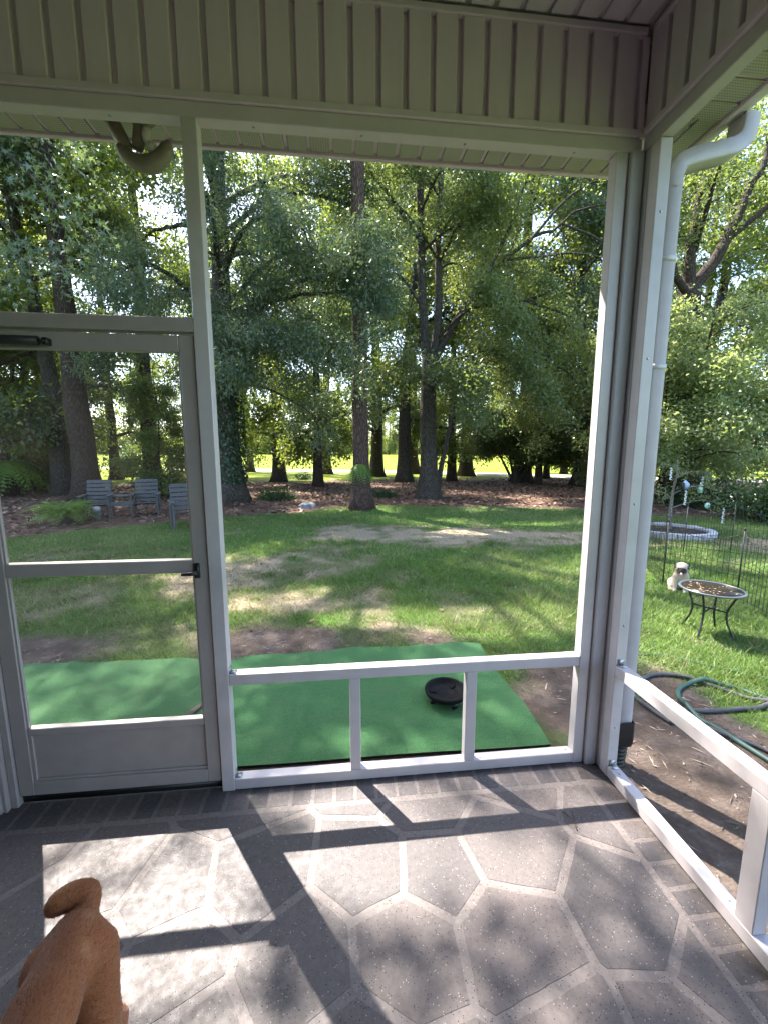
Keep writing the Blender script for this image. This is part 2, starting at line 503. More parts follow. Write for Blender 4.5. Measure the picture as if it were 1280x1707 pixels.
# ================================================================== GROUND
ZG = -0.10
EX = [-60, -14, -6.6, -4.8, -3.8, -2.8, -0.3, 2.4, 7.0, 8.3, 10.0, 16, 60]
EY = [3.0, 7.2, 8.5, 9.3, 10.3, 10.8, 11.9, 12.05, 10.9, 9.4, 8.4, 7.5, 7.0]
def lawn_edge(x):
    return np.interp(x, EX, EY)
PATHL = np.array([(-60, 60), (-30, 48), (-12, 40), (0, 35.5), (6.4, 32.4), (15.7, 25.2), (24, 20), (40, 14), (80, 6)], float)
def blob(x, y, cx, cy, rx, ry, rot=0.0):
    c, s = math.cos(rot), math.sin(rot)
    u = ((x - cx) * c + (y - cy) * s) / rx; v = (-(x - cx) * s + (y - cy) * c) / ry
    return np.exp(-(u * u + v * v))
def masks(x, y):
    n = fbm(x, y, 0.7, 4, 3) - 0.5
    n2 = fbm(x, y, 2.6, 4, 9) - 0.5
    e = lawn_edge(x) + n * 1.4 + n2 * .35
    mul = 1 / (1 + np.exp(-(y - e) * 7))
    far = 1 / (1 + np.exp(-(y - (24.0 - 0.14 * np.abs(x - 8) + n * 4)) * 1.2))
    mul = mul * (1 - far)
    straw = np.maximum.reduce([
        blob(x, y, 2.6, 7.7, 3.0, 1.0, -0.12), blob(x, y, 0.4, 8.2, 1.3, .9), blob(x, y, -1.4, 5.7, 1.6, 1.2, 0.3) * .7,
        blob(x, y, 5.2, 7.4, 1.4, .7) * .9, blob(x, y, -3.0, 5.0, 1.2, .9) * .5, blob(x, y, -.4, 4.5, 1.3, .9) * .5, blob(x, y, -.6, 3.6, 1.2, .4) * .6, blob(x, y, 7.6, 6.3, 1.2, .6) * .9, blob(x, y, -5.0, 6.1, 1.2, .7) * .6])
    straw = np.clip(straw * 1.42 + n2 * 1.9 + n * .9 - .16, 0, 1)
    dirt = np.maximum.reduce([
        blob(x, y, -0.55, 3.38, 1.0, .45, -0.05) * 1.0, blob(x, y, -2.6, 3.45, 1.25, .45) * .95, blob(x, y, 1.6, 2.3, .42, .8) * 1.15, blob(x, y, 1.75, 1.4, .62, 1.15) * 1.5,
        blob(x, y, 2.15, 2.35, .32, .3) * 1.1, blob(x, y, 1.9, -.5, .9, 1.2) * 1.5, blob(x, y, 0.9, 3.25, .55, .25) * .6, blob(x, y, 0, 1.6, 1.6, .6) * 1.5])
    dirt = np.clip(dirt * 1.7 + n2 * 1.1 - .35, 0, 1)
    grass = np.clip((1 - dirt) * (1 - straw * .92) * (1 - mul), 0, 1)
    straw = straw * (1 - dirt) * (1 - mul)
    return grass, straw, mul, far

def ground_z(x, y):
    a = 0.035 * (fbm(x, y, 0.45, 3, 21) - .5) + 0.022 * (fbm(x, y, 3.0, 3, 5) - .5)
    near = np.clip((np.hypot(x + .3, y - 2.0) - 1.6) / 3.0, 0.25, 1.0)
    m = 1 / (1 + np.exp(-(y - lawn_edge(x)) * 2))
    rise = 1.25 * np.clip((y - 36) / 85, 0, 1) ** 1.5
    hump = m * 0.10 * fbm(x, y, 0.35, 3, 33) * np.clip((34 - y) / 12, 0, 1)
    return ZG + a * near + hump + rise

def axis(lo, hi, step, far_lo, far_hi):
    a = list(np.arange(lo, hi + 1e-6, step))
    s = step; v = hi; r = []
    while v < far_hi:
        s = min(s * 1.25, 60); v += s; r.append(v)
    s = step; v = lo; l = []
    while v > far_lo:
        s = min(s * 1.25, 60); v -= s; l.append(v)
    return np.array(l[::-1] + a + r)
gx = axis(-11, 11, 0.09, -900, 900); gy = axis(-1.0, 15, 0.09, -300, 1500)
X, Y = np.meshgrid(gx, gy, indexing='xy')
xf, yf = X.ravel(), Y.ravel()
g_, s_, m_, f_ = masks(xf, yf)
zz = ground_z(xf, yf)
gv = np.stack([xf, yf, zz], 1)
nx, ny = len(gx), len(gy)
idx = (np.arange(ny - 1)[:, None] * nx + np.arange(nx - 1)[None]).ravel()
gf = np.stack([idx, idx + 1, idx + nx + 1, idx + nx], 1)
me = np_mesh('ground', gv, gf, True, {'mask': ('FLOAT_COLOR', np.stack([g_, s_, m_, f_], 1))})
tag(link('ground', me, None, M['ground']), kind='structure')

def ribbon(name, line, w, z, mat):
    p = smooth_path([(a[0], a[1], 0) for a in line], 8)
    t = np.gradient(p, axis=0); nrm = np.stack([-t[:, 1], t[:, 0], 0 * t[:, 0]], 1); nrm /= np.linalg.norm(nrm, axis=1)[:, None]
    cs = [(-w / 2 - .12, -.1), (-w / 2, 0), (0, .02), (w / 2, 0), (w / 2 + .12, -.1)]
    v = []
    for o, dz in cs:
        q = p + nrm * o; q[:, 2] = z + dz; v.append(q)
    v = np.stack(v, 1).reshape(-1, 3); n = len(p); k = len(cs)
    i = (np.arange(n - 1)[:, None] * k + np.arange(k - 1)[None]).ravel()
    return link(name, np_mesh(name, v, np.stack([i, i + k, i + k + 1, i + 1], 1), True), None, mat)
tag(ribbon('cart_path', PATHL, 2.3, ZG + .10, M['path']), kind='structure')

# grass blades
rng = np.random.default_rng(7)
def grass_blades():
    P = []
    for (x0, x1, y0, y1, n) in ((-5, 5.5, 2.2, 6.0, 150000), (-9, 9.5, 6.0, 12.6, 130000), (1.3, 6.0, 1.0, 4.5, 40000), (5, 11, 4, 9.5, 25000)):
        P.append(np.stack([rng.uniform(x0, x1, n), rng.uniform(y0, y1, n)], 1))
    # taller clumps and weeds
    cl = np.stack([rng.uniform(-5, 6, 1500), rng.uniform(2.2, 7.5, 1500)], 1)
    P.append(np.repeat(cl, 26, 0) + rng.normal(0, .035, (1500 * 26, 2)))
    n_cl = 1500 * 26
    P = np.concatenate(P)
    tall = np.zeros(len(P)); tall[-n_cl:] = np.repeat(rng.uniform(.3, 1.3, 1500), 26)
    g, s, m, f = masks(P[:, 0], P[:, 1])
    keep = rng.random(len(P)) < np.clip(g * 1.1 + s * .42 + 0.03, 0, 1) * (1 - .92 * m)
    inrug = (P[:, 0] > -2.4) & (P[:, 0] < 1.16) & (P[:, 1] < 3.16)
    inpatio = (P[:, 0] < 1.42) & (P[:, 1] < 1.95)
    ring = np.hypot(P[:, 0] - 6.60, P[:, 1] - 7.47) < .74
    keep &= ~(inrug | inpatio | ring)
    P, g, s, tall = P[keep], g[keep], s[keep], tall[keep]
    n = len(P)
    d = np.hypot(P[:, 0], P[:, 1])
    hgt = rng.uniform(.02, .055, n) * (0.5 + .6 * g) * (.55 + 1.1 * fbm(P[:, 0], P[:, 1], 2.2, 3, 111)) * (1 + tall)
    w = (0.0035 + 0.0012 * d) * rng.uniform(.7, 1.3, n)
    az = rng.uniform(0, 2 * np.pi, n); lean = rng.uniform(.2, 1.25, n) * hgt * (1 + s)
    base = np.stack([P[:, 0], P[:, 1], ground_z(P[:, 0], P[:, 1]) - .006], 1)
    la = rng.uniform(0, 2 * np.pi, n)
    tip = base + np.stack([np.cos(la) * lean, np.sin(la) * lean, hgt], 1)
    sd = np.stack([np.cos(az) * w, np.sin(az) * w, np.zeros(n)], 1) * .5
    v = np.stack([base - sd, base + sd, tip], 1).reshape(-1, 3)
    f = np.arange(3 * n).reshape(-1, 3)
    tint = np.clip(rng.normal(.45, .28, n) + (fbm(P[:, 0], P[:, 1], 1.1, 3, 71) - .5) * 1.2, 0, 1)
    dry = (rng.random(n) < np.clip(s * 1.15 + .05 + .25 * (fbm(P[:, 0], P[:, 1], .8, 3, 91) > .58), 0, .93)) * 1.0
    dry = np.where(dry > 0, rng.uniform(.6, 1, n), rng.uniform(0, .18, n))
    me = np_mesh('lawn_grass', v, f, False, {'tint': ('FLOAT', np.repeat(tint, 3)), 'dry': ('FLOAT', np.repeat(dry, 3))})
    tag(link('lawn_grass', me, None, M['blade']), 'short patchy lawn grass behind the porch', 'grass', kind='stuff')
grass_blades()

# fallen leaves and pine straw under the trees
def leaf_litter():
    n = 60000
    P = np.concatenate([np.stack([rng.uniform(-18, 15, n - 9000), rng.uniform(7.5, 26, n - 9000)], 1), np.stack([rng.uniform(-6, 8, 9000), rng.uniform(3.2, 8, 9000)], 1)])
    g, s, m, f = masks(P[:, 0], P[:, 1])
    k = rng.random(n) < m * .95 + .012
    P = P[k]; n = len(P)
    z = ground_z(P[:, 0], P[:, 1]) + rng.uniform(.004, .03, n)
    a = rng.uniform(0, 2 * np.pi, n); L = rng.uniform(.03, .10, n) * np.where(m[k] > .4, 1, .42); wd = L * rng.uniform(.15, .7, n)
    t1 = rng.normal(0, .25, n); t2 = rng.normal(0, .25, n)
    u = np.stack([np.cos(a), np.sin(a), t1], 1) * L[:, None]; w = np.stack([-np.sin(a), np.cos(a), t2], 1) * wd[:, None]
    c = np.stack([P[:, 0], P[:, 1], z], 1)
    v = np.stack([c - u, c - w, c + u, c + w], 1).reshape(-1, 3)
    i = np.arange(n)[:, None] * 4
    f = np.concatenate([i + [0, 1, 2], i + [0, 2, 3]])
    me = np_mesh('leaf_litter', v, f, False, {'tint': ('FLOAT', np.repeat(rng.beta(1.2, 2.0, n), 4))})
    tag(link('leaf_litter', me, None, M['litter']), 'brown fallen leaves and pine straw under the trees', 'leaf litter', kind='stuff')
leaf_litter()

def debris():
    # bits of bark, straw and pebbles on the bare soil next to the slab
    n = 800
    P = np.concatenate([np.stack([rng.uniform(1.3, 2.7, n), rng.uniform(.3, 3.1, n)], 1), np.stack([rng.uniform(-3.2, 1.6, 900), rng.uniform(3.0, 4.0, 900)], 1)])
    g, s, m, f = masks(P[:, 0], P[:, 1])
    k = (rng.random(len(P)) < 1 - g) & ~((P[:, 0] > -2.4) & (P[:, 0] < 1.2) & (P[:, 1] < 3.2))
    P = P[k]; n = len(P)
    L = rng.uniform(.004, .035, n) * rng.choice([.5, 1, 1.6], n); wd = rng.uniform(.0015, .005, n)
    a = rng.uniform(0, 2 * np.pi, n)
    c = np.stack([P[:, 0], P[:, 1], ground_z(P[:, 0], P[:, 1]) + .006], 1)
    u = np.stack([np.cos(a), np.sin(a), rng.normal(0, .2, n)], 1) * L[:, None]; w = np.stack([-np.sin(a), np.cos(a), 0 * a], 1) * wd[:, None]
    top = c + np.array([0, 0, .004])
    v = np.stack([c - u, c - w, c + u, c + w, top], 1).reshape(-1, 3)
    i = np.arange(n)[:, None] * 5
    f = np.concatenate([i + [0, 1, 4], i + [1, 2, 4], i + [2, 3, 4], i + [3, 0, 4]])
    me = np_mesh('yard_debris', v, f, False, {'tint': ('FLOAT', np.repeat(rng.random(n), 5))})
    tag(link('yard_debris', me, None, M['twigs']), 'twigs and bark bits scattered on the bare soil', 'debris', kind='stuff')
debris()

# ================================================================== PORCH
# ---- patio floor: slab with raised coated stones and border bricks
floor = bar('patio_floor', (-3.3, 1.285), (-2.0, 1.785), (-0.16, -0.0012), M['grout'], None, 0.004)
tag(floor, kind='structure')
FZ = floor.location
def poly_clip(poly, nx_, ny_, d):
    out = []
    for i in range(len(poly)):
        a, b = poly[i], poly[(i + 1) % len(poly)]
        da = a[0] * nx_ + a[1] * ny_ - d; db = b[0] * nx_ + b[1] * ny_ - d
        if da <= 0: out.append(a)
        if (da < 0 < db) or (db < 0 < da):
            t = da / (da - db); out.append((a[0] + (b[0] - a[0]) * t, a[1] + (b[1] - a[1]) * t))
    return out
def slab_piece(name, poly, mat, parent, h=0.003, bev=0.0025):
    bm = bmesh.new()
    c = (sum(p[0] for p in poly) / len(poly), sum(p[1] for p in poly) / len(poly))
    # uneven, hand-made edges
    fine = []
    for i_, p_ in enumerate(poly):
        q_ = poly[(i_ + 1) % len(poly)]; L_n = math.hypot(q_[0] - p_[0], q_[1] - p_[1]); k_ = max(1, int(L_n / .045))
        for j_ in range(k_):
            t_ = j_ / k_; fine.append((p_[0] + (q_[0] - p_[0]) * t_ + rr.uniform(-.0018, .0018), p_[1] + (q_[1] - p_[1]) * t_ + rr.uniform(-.0018, .0018)))
    vs_ = [bm.verts.new((p[0] - c[0], p[1] - c[1], 0)) for p in fine]
    f = bm.faces.new(vs_)
    if f.normal.z < 0: f.normal_flip()
    r = bmesh.ops.extrude_face_region(bm, geom=[f])
    up = [g for g in r['geom'] if isinstance(g, bmesh.types.BMVert)]
    bmesh.ops.translate(bm, vec=(0, 0, h + 0.004), verts=up)
    cx = [(v, v.co.copy()) for v in up]
    for v, co in cx:
        l = max(1e-6, math.hypot(co.x, co.y)); v.co.x *= 1 - bev / l; v.co.y *= 1 - bev / l
    bmesh.ops.recalc_face_normals(bm, faces=bm.faces)
    me = bpy.data.meshes.new(name); bm.to_mesh(me); bm.free()
    o = link(name, me, parent, mat)
    o.location = (c[0] - FZ[0], c[1] - FZ[1], -0.007 - FZ[2])
    return o
SEEDS = [(1.169, 1.465), (0.614, 1.34), (0.94, 1.062), (0.526, 1.039), (1.101, 0.87), (0.891, 0.738), (0.325, 1.281), (0.334, 1.568), (0.088, 1.31), (-0.337, 1.333), (-0.144, 1.042), (0.181, 1.056), (0.264, 0.671), (-0.003, 0.785), (-0.547, 1.08), (-0.627, 1.291), (-.88, 1.36), (-.82, 1.10), (-.42, .84), (-.70, .83), (.60, .76), (.14, 1.72), (-.45, 1.66), (.78, 1.69)]
rr = random.Random(4)
seeds = list(SEEDS)
row = 0; yy = 1.5
while yy > -0.5:
    xx = -2.9 + (row % 2) * 0.14
    while xx < 1.3:
        q = (xx + rr.uniform(-.05, .05), yy + rr.uniform(-.05, .05))
        if not (q[0] > -.78 and q[1] > .72) and min(math.hypot(q[0] - a[0], q[1] - a[1]) for a in seeds) > 0.205:
            seeds.append(q)
        xx += 0.28
    yy -= 0.235; row += 1
GW = 0.0125      # half joint width
for s in seeds:
    if s[1] < 0.0 or s[0] < -2.45:
        continue
    poly = [(-2.9, -.6), (1.098, -.6), (1.098, 1.588), (-2.9, 1.588)]
    for q in seeds:
        if q is s: continue
        dx, dy = q[0] - s[0], q[1] - s[1]; L = math.hypot(dx, dy)
        if L > 1.2: continue
        ux, uy = dx / L, dy / L
        poly = poly_clip(poly, ux, uy, (s[0] + q[0]) / 2 * ux + (s[1] + q[1]) / 2 * uy - GW)
        if len(poly) < 3: break
    if len(poly) < 3: continue
    k = len(poly)
    if abs(sum(poly[i][0] * poly[(i + 1) % k][1] - poly[(i + 1) % k][0] * poly[i][1] for i in range(k))) / 2 < .004: continue
    pp = [p for i, p in enumerate(poly) if math.hypot(p[0] - poly[i - 1][0], p[1] - poly[i - 1][1]) > .006]
    slab_piece('flagstone', pp, M['stone'][rr.choice([0, 0, 1, 2])], floor)
x = 1.083
bi = 0
while x > -2.45:
    j = rr.uniform(-.003, .003)
    slab_piece('border_brick', [(x - .088 + j, 1.612), (x - .006, 1.612), (x - .006 + j, 1.745), (x - .088, 1.745)], M['stone'][rr.choice([0, 1, 1, 2])], floor, .0025)
    x -= 0.0945
y = 1.575
while y > 0.05:
    slab_piece('border_brick', [(1.122, y - .082), (1.262, y - .082), (1.262, y - .006), (1.122, y - .006)], M['stone'][rr.choice([0, 1, 1, 2])], floor, .0025)
    y -= 0.0905
slab_piece('border_brick', [(1.10, 1.622), (1.20, 1.60), (1.262, 1.60), (1.262, 1.70), (1.12, 1.70)], M['stone'][1], floor, .0025)

# ---- front screen frame
Y0, Y1 = 1.72, 1.771
def sub_of(o, part):
    """make o, so far a part of the same thing, a sub-part of part"""
    o.parent = part; o.location = o.location - part.location
    return o
A = 'white_alu'
fr = thing('screen_frame', 'white aluminium screen frame of the front opening, with two short pickets', 'screen frame', (0.3, 1.745, 0.0))
bar('post', (-.552, -.497), (Y0 - .001, Y1 + .004), (0.0, 2.711), M[A], fr)
bar('post', (1.117, 1.168), (Y0, Y1), (0.0, 2.711), M[A], fr)
fbr = bar('bottom_rail', (-.4965, 1.1165), (Y0, Y1), (0.004, 0.055), M[A], fr)
bar('middle_rail', (-.4965, 1.1165), (Y0 + .001, Y1), (0.511, 0.562), M[A], fr)
bar('picket', (.026, .074), (Y0 + .002, Y1 - .002), (0.0555, 0.5105), M[A], fr)
bar('picket', (.566, .616), (Y0 + .002, Y1 - .002), (0.0555, 0.5105), M[A], fr)
ftr = bar('top_rail', (-3.2, 1.222), (Y0 - .0005, Y1), (2.7115, 2.764), M['header_alu'], fr)
def screws(parent, pts, nrm, name='screw', part=None):
    for q in pts:
        mb = MB()
        n = np.array(nrm, float)
        c = np.array(q) - np.array(parent.location)
        mb.tube([c - n * .001, c + n * .0015, c + n * .003], [.0055, .0055, .003], 8)
        o = mb.build(name, M['screw'], parent, True)
        if part is not None: sub_of(o, part)
screws(fr, [(-.47, 1.745, .0555), (.0, 1.745, .0555), (.10, 1.74, .0555), (.54, 1.745, .0555), (.65, 1.74, .0555), (1.09, 1.745, .0555), ], (0, 0, 1), part=fbr)
screws(fr, [(-.3, 1.745, 2.711), (.1, 1.745, 2.711), (.5, 1.745, 2.711), (.95, 1.745, 2.711), (-.8, 1.745, 2.711), (-1.2, 1.745, 2.711)], (0, 0, -1), part=ftr)
for (x0, z0) in ((-.4965, .0555), (-.4965, .5625)):
    mb = MB()
    mb.box((x0 + .014 - .3, 0, z0 + .0015), (.026, .03, .003)); mb.box((x0 + .0015 - .3, 0, z0 + .014), (.003, .03, .026))
    mb.build('corner_bracket', M['screw'], fr)

# ---- right-hand screen frame
XR0, XR1 = 1.228, 1.279
rf = thing('screen_frame', 'white aluminium screen frame along the dirt bed with the downspout', 'screen frame', (1.253, .2, 0.0))
rpo = bar('post', (XR0, XR1), (1.624, 1.675), (0.0, 2.711), M[A], rf)
rbr = bar('bottom_rail', (XR0, XR1), (-1.6, 1.6235), (0.004, 0.055), M[A], rf)
bar('middle_rail', (XR0 + .0005, XR1), (-1.6, 1.6235), (0.511, 0.562), M[A], rf)
bar('top_rail', (XR0 - .0005, XR1), (-1.95, 1.719), (2.7118, 2.764), M[A], rf)
bar('picket', (XR0 + .001, XR1 - .001), (.93, .99), (0.0555, 0.5105), M[A], rf)
bar('picket', (XR0 + .001, XR1 - .001), (.30, .36), (0.0555, 0.5105), M[A], rf)
bar('picket', (XR0 + .001, XR1 - .001), (-.33, -.27), (0.0555, 0.5105), M[A], rf)
screws(rf, [(1.253, 1.57, .0555), (1.253, 1.03, .0555), (1.253, .88, .0555)], (0, 0, 1), part=rbr)
screws(rf, [(1.253, 1.624, .25), (1.253, 1.624, .75), (1.253, 1.624, 1.3), (1.253, 1.624, 1.9), (1.253, 1.624, 2.45)], (0, -1, 0), part=rpo)
for z0 in (.0555, .5625):
    mb = MB()
    mb.box((0, 1.6235 - .014 - .2, z0 + .0015), (.03, .026, .003)); mb.box((0, 1.6235 - .0015 - .2, z0 + .014), (.03, .003, .026))
    mb.build('corner_bracket', M['screw'], rf)

# ---- corner column (ribbed aluminium wrap)
cc = thing('corner_column', 'white aluminium-wrapped corner column where the two screen frames meet', 'column', (1.21, 1.74, 0.0))
bar('wrap', (1.170, 1.226), (1.700, 1.785), (0.0, 2.711), M['column_alu'], cc, .004)
bar('outer_corner', (1.228, 1.290), (1.678, 1.785), (0.0, 2.711), M['column_alu'], cc, .004)
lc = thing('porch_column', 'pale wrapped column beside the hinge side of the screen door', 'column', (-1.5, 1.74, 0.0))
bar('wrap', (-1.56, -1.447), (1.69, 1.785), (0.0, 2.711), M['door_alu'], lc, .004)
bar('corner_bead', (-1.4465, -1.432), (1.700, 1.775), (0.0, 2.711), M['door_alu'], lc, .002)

# ---- beams: cream board frieze above the openings
def frieze(name, label, along, lo, hi, face, loc, sign):
    t = thing(name, label, 'beam', loc)
    th = .022
    P = .1027; W_ = .0815
    ln = box_mesh('frieze_board', W_, th, .352, .003)
    n = int((hi - lo) / P)
    if along == 'x':
        bar('backing', (lo - .2, 1.2255), (face + th * .9, face + .10), (2.7645, 3.16), M['vinyl'], t)
        for i in range(n):
            o = link('frieze_board', ln, t, M['vinyl'])
            o.location = (hi - .045 - i * P - loc[0], face + th / 2 - loc[1], 2.968 - loc[2])
        bar('corner_strip', (1.197, 1.2245), (face + .001, face + th), (2.792, 3.121), M['vinyl'], t)
        bar('bottom_trim', (lo - .2, 1.208), (face - .012, face + .02), (2.7645, 2.791), M['trim'], t)
        bar('top_trim', (lo - .2, 1.208), (face - .008, face + .02), (3.122, 3.1455), M['trim'], t)
    else:
        ln = ln.copy(); ln.materials.clear(); ln.materials.append(M['vinyl_side'])
        bar('backing', (face + th * .9, face + .10), (lo - .2, 1.72), (2.7648, 3.16), M['vinyl_side'], t)
        for i in range(n):
            o = link('frieze_board', ln, t, M['vinyl'])
            o.location = (face + th / 2 - loc[0], hi - .045 - i * P - loc[1], 2.968 - loc[2]); o.rotation_euler = (0, 0, R(90))
        bar('bottom_trim', (face - .012, face + .02), (lo - .2, 1.707), (2.7648, 2.791), M['trim'], t)
        bar('top_trim', (face - .008, face + .02), (lo - .2, 1.707), (3.122, 3.145), M['trim'], t)
    return t
frieze('beam', 'cream vertical-board beam above the door and wide opening', 'x', -3.0, 1.1795, 1.722, (-1, 1.75, 2.76), 1)
frieze('beam', 'cream vertical-board beam above the opening beside the downspout', 'y', -1.9, 1.722, 1.226, (1.26, 0, 2.76), 1)

# ---- ceiling of long vinyl boards
ceil = bar('ceiling', (-3.4, 1.30), (-2.0, 1.80), (3.1615, 3.19), M['vinyl_ceiling'], None)
tag(ceil, kind='structure')
ln = box_mesh('ceiling_board', .0815, 3.6, .014, .003)
for i in range(43):
    o = link('ceiling_board', ln, ceil, M['vinyl_ceiling'])
    o.location = (1.20 - .045 - i * .1027 - ceil.location[0], -.09 - ceil.location[1], 3.1535 - ceil.location[2])

# ---- eaves, fascia, gutter, roof
sf = thing('eave', 'perforated cream soffit and fascia above the wide opening', 'eave', (0, 1.96, 2.9))
bar('backing', (-3.3, 1.60), (1.83, 2.138), (2.907, 2.93), M['vinyl'], sf)
pl = box_mesh('soffit_panel', .086, .355, .008, .002)
for i in range(48):
    o = link('soffit_panel', pl, sf, M['soffit'])
    o.location = (1.555 - i * .1016 - sf.location[0], 1.96 - sf.location[1], 2.902 - sf.location[2])
bar('fascia', (-3.3, 1.632), (2.1385, 2.16), (2.886, 3.06), M['trim'], sf)
bar('wall_cap', (-3.3, 1.30), (1.772, 1.8295), (2.80, 2.93), M['trim'], sf)
sr = thing('eave', 'perforated cream soffit above the downspout elbow', 'eave', (1.44, 0, 2.9))
bar('backing', (1.335, 1.608), (-2.0, 1.82), (2.907, 2.93), M['vinyl'], sr)
pl2 = box_mesh('soffit_panel', .086, .28, .008, .002)
for i in range(36):
    o = link('soffit_panel', pl2, sr, M['soffit'])
    o.location = (1.47 - sr.location[0], 1.74 - i * .1016 - sr.location[1], 2.902 - sr.location[2]); o.rotation_euler = (0, 0, R(90))
bar('fascia', (1.6085, 1.630), (-2.0, 2.138), (2.886, 3.06), M['trim'], sr)
bar('wall_cap', (1.2795, 1.3345), (-2.0, 1.7715), (2.80, 2.93), M['trim'], sr)

gut = thing('gutter', 'white metal rain gutter on the eave above the downspout', 'gutter', (1.68, 0, 2.95))
prof = [(0, .115), (0, 0), (.075, 0), (.085, .03), (.12, .07), (.12, .11), (.105, .115), (.113, .108), (.113, .073), (.078, .034), (.07, .006), (.005, .006), (.005, .115)]
v = []
for yv in (-2.0, 2.16):
    v += [(1.632 + a - 1.68, yv, 2.93 + b - 2.95) for a, b in prof]
k = len(prof)
f = [(i, (i + 1) % k, k + (i + 1) % k, k + i) for i in range(k)]
link('trough', np_mesh('trough', v, np.array(f)), gut, M['white_alu'])
mb = MB(); mb.box((0.012, 2.158, .04), (.118, .003, .105)); mb.build('end_cap', M['white_alu'], gut)

rv = [(-3.6, 2.24, 3.055), (1.70, 2.24, 3.055), (1.70, -3, 3.055), (-1.6, -1.1, 4.3), (-3.6, -1.1, 4.3), (-1.6, -3, 4.3), (-3.6, -3, 4.3)]
rv2 = [(a, b, c + .05) for a, b, c in rv]
rf4 = [(0, 1, 3, 4), (1, 2, 5, 3), (4, 3, 5, 6)]
rq = bpy.data.objects.new('porch_roof', None); COL.objects.link(rq); rq.location = (0, 0, 3.05); tag(rq, kind='structure')
vv = [(a, b, c - 3.05) for a, b, c in rv + rv2]
ff = [tuple(i for i in reversed(q)) for q in rf4] + [tuple(i + 7 for i in q) for q in rf4] + [(0, 1, 8, 7), (1, 2, 9, 8), (2, 5, 12, 9), (5, 6, 13, 12), (6, 4, 11, 13), (4, 0, 7, 11)]
link('shingles', np_mesh('shingles', vv, np.array(ff)), rq, M['roof'])

hw = bar('house_wall', (-3.4, 1.4), (-2.15, -2.0), (-.1, 3.2), M['house_wall'], None)
tag(hw, kind='structure')
hw2 = bar('house_wall', (-3.45, -3.3), (-1.999, 1.78), (-.1, 3.2), M['house_wall'], None)  # unseen end wall, made solid to keep the porch dim
tag(hw2, kind='structure')
bar('knee_wall', (-3.299, -1.5605), (1.722, 1.77), (0.0, 0.56), M['white_alu'], fr)

# ---- screen door
dr = thing('screen_door', 'white aluminium screen door with kick panel and black handle', 'door', (-.975, 1.75, 0.0))
DY0, DY1 = 1.732, 1.764
D = 'door_alu'
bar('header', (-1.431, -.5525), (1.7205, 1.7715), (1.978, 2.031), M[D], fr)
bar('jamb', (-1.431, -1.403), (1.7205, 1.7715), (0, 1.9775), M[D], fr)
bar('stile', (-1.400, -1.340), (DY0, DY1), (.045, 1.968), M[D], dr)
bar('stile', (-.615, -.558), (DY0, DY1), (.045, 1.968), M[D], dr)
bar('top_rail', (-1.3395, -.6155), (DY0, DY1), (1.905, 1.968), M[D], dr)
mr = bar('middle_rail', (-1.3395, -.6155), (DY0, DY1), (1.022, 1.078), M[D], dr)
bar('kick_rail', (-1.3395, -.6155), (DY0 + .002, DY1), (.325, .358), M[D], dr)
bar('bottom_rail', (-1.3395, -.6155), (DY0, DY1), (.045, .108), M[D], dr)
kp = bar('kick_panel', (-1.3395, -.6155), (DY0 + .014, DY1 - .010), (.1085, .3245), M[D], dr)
sub_of(bar('panel_bead', (-1.3395, -1.324), (DY0 + .004, DY0 + .0135), (.1085, .3245), M[D], dr), kp)
sub_of(bar('panel_bead', (-1.3235, -.6155), (DY0 + .006, DY0 + .0135), (.1085, .120), M[D], dr), kp)
for z0, z1 in ((1.0785, 1.9045), (.3585, 1.0215)):
    o = bar('screen', (-1.3395, -.6155), (1.7475, 1.7485), (z0, z1), M['screen'], dr, 0)
    sub_of(bar('spline', (-1.3395, -1.332), (1.738, 1.747), (z0, z1), M[D], dr, .001), o)
    sub_of(bar('spline', (-.623, -.6155), (1.738, 1.747), (z0, z1), M[D], dr, .001), o)
mb = MB()
def rel(o, *p): return tuple(np.array(p) - np.array(o.location))
mb.box(rel(dr, -.600, 1.726, 1.033), (.020, .012, .062))
mb.tube([rel(dr, -.600, 1.728, 1.028), rel(dr, -.600, 1.70, 1.028)], .008, 10)
mb.tube([rel(dr, -.592, 1.698, 1.029), rel(dr, -.62, 1.694, 1.028), rel(dr, -.652, 1.698, 1.026)], [.008, .0085, .007], 10)
mb.build('handle', M['black'], dr)
mb = MB()
mb.tube([rel(dr, -1.42, 1.705, 1.930), rel(dr, -1.10, 1.705, 1.928)], .0165, 14)
mb.tube([rel(dr, -1.10, 1.705, 1.928), rel(dr, -1.078, 1.706, 1.928)], .006, 8)
mb.box(rel(dr, -1.078, 1.718, 1.928), (.016, .028, .024))
mb.build('closer', M['black'], dr)
mb = MB(); mb.box(rel(dr, -.975, 1.75, .024), (.84, .018, .03)); mb.build('shade_strip', M['black'], dr)  # black strip standing in for the shaded gap under the door

# ---- twin floodlight under the soffit
fl = thing('floodlight', 'beige twin-head floodlight hanging under the soffit above the door', 'light fixture', (-.80, 2.0, 2.898))
mb = MB(); mb.lathe([(0, 0), (.055, 0), (.058, -.012), (.045, -.022), (0, -.022)], (0.0, 0, 0), 24); mb.build('mount_plate', M['beige_fixture'], fl, True)
mb = MB(); mb.tube([(0, 0, -.02), (-.004, 0, -.06), (-.012, .0, -.10), (-.02, 0, -.13)], [.022, .026, .024, .02], 12); mb.build('stem', M['beige_fixture'], fl, True)
mb = MB()
mb.tube(smooth_path([(-.125, 0.02, -.005), (-.10, .01, -.055), (-.075, 0, -.10), (-.05, 0, -.125)], 5), np.r_[np.linspace(.030, .028, 10), np.linspace(.026, .017, 6)], 6)
mb.build('lamp_head', M['beige_fixture'], fl)
mb = MB()
arc = np.array([(-.085 + .0 * t, 0, -.11) for t in (0,)])
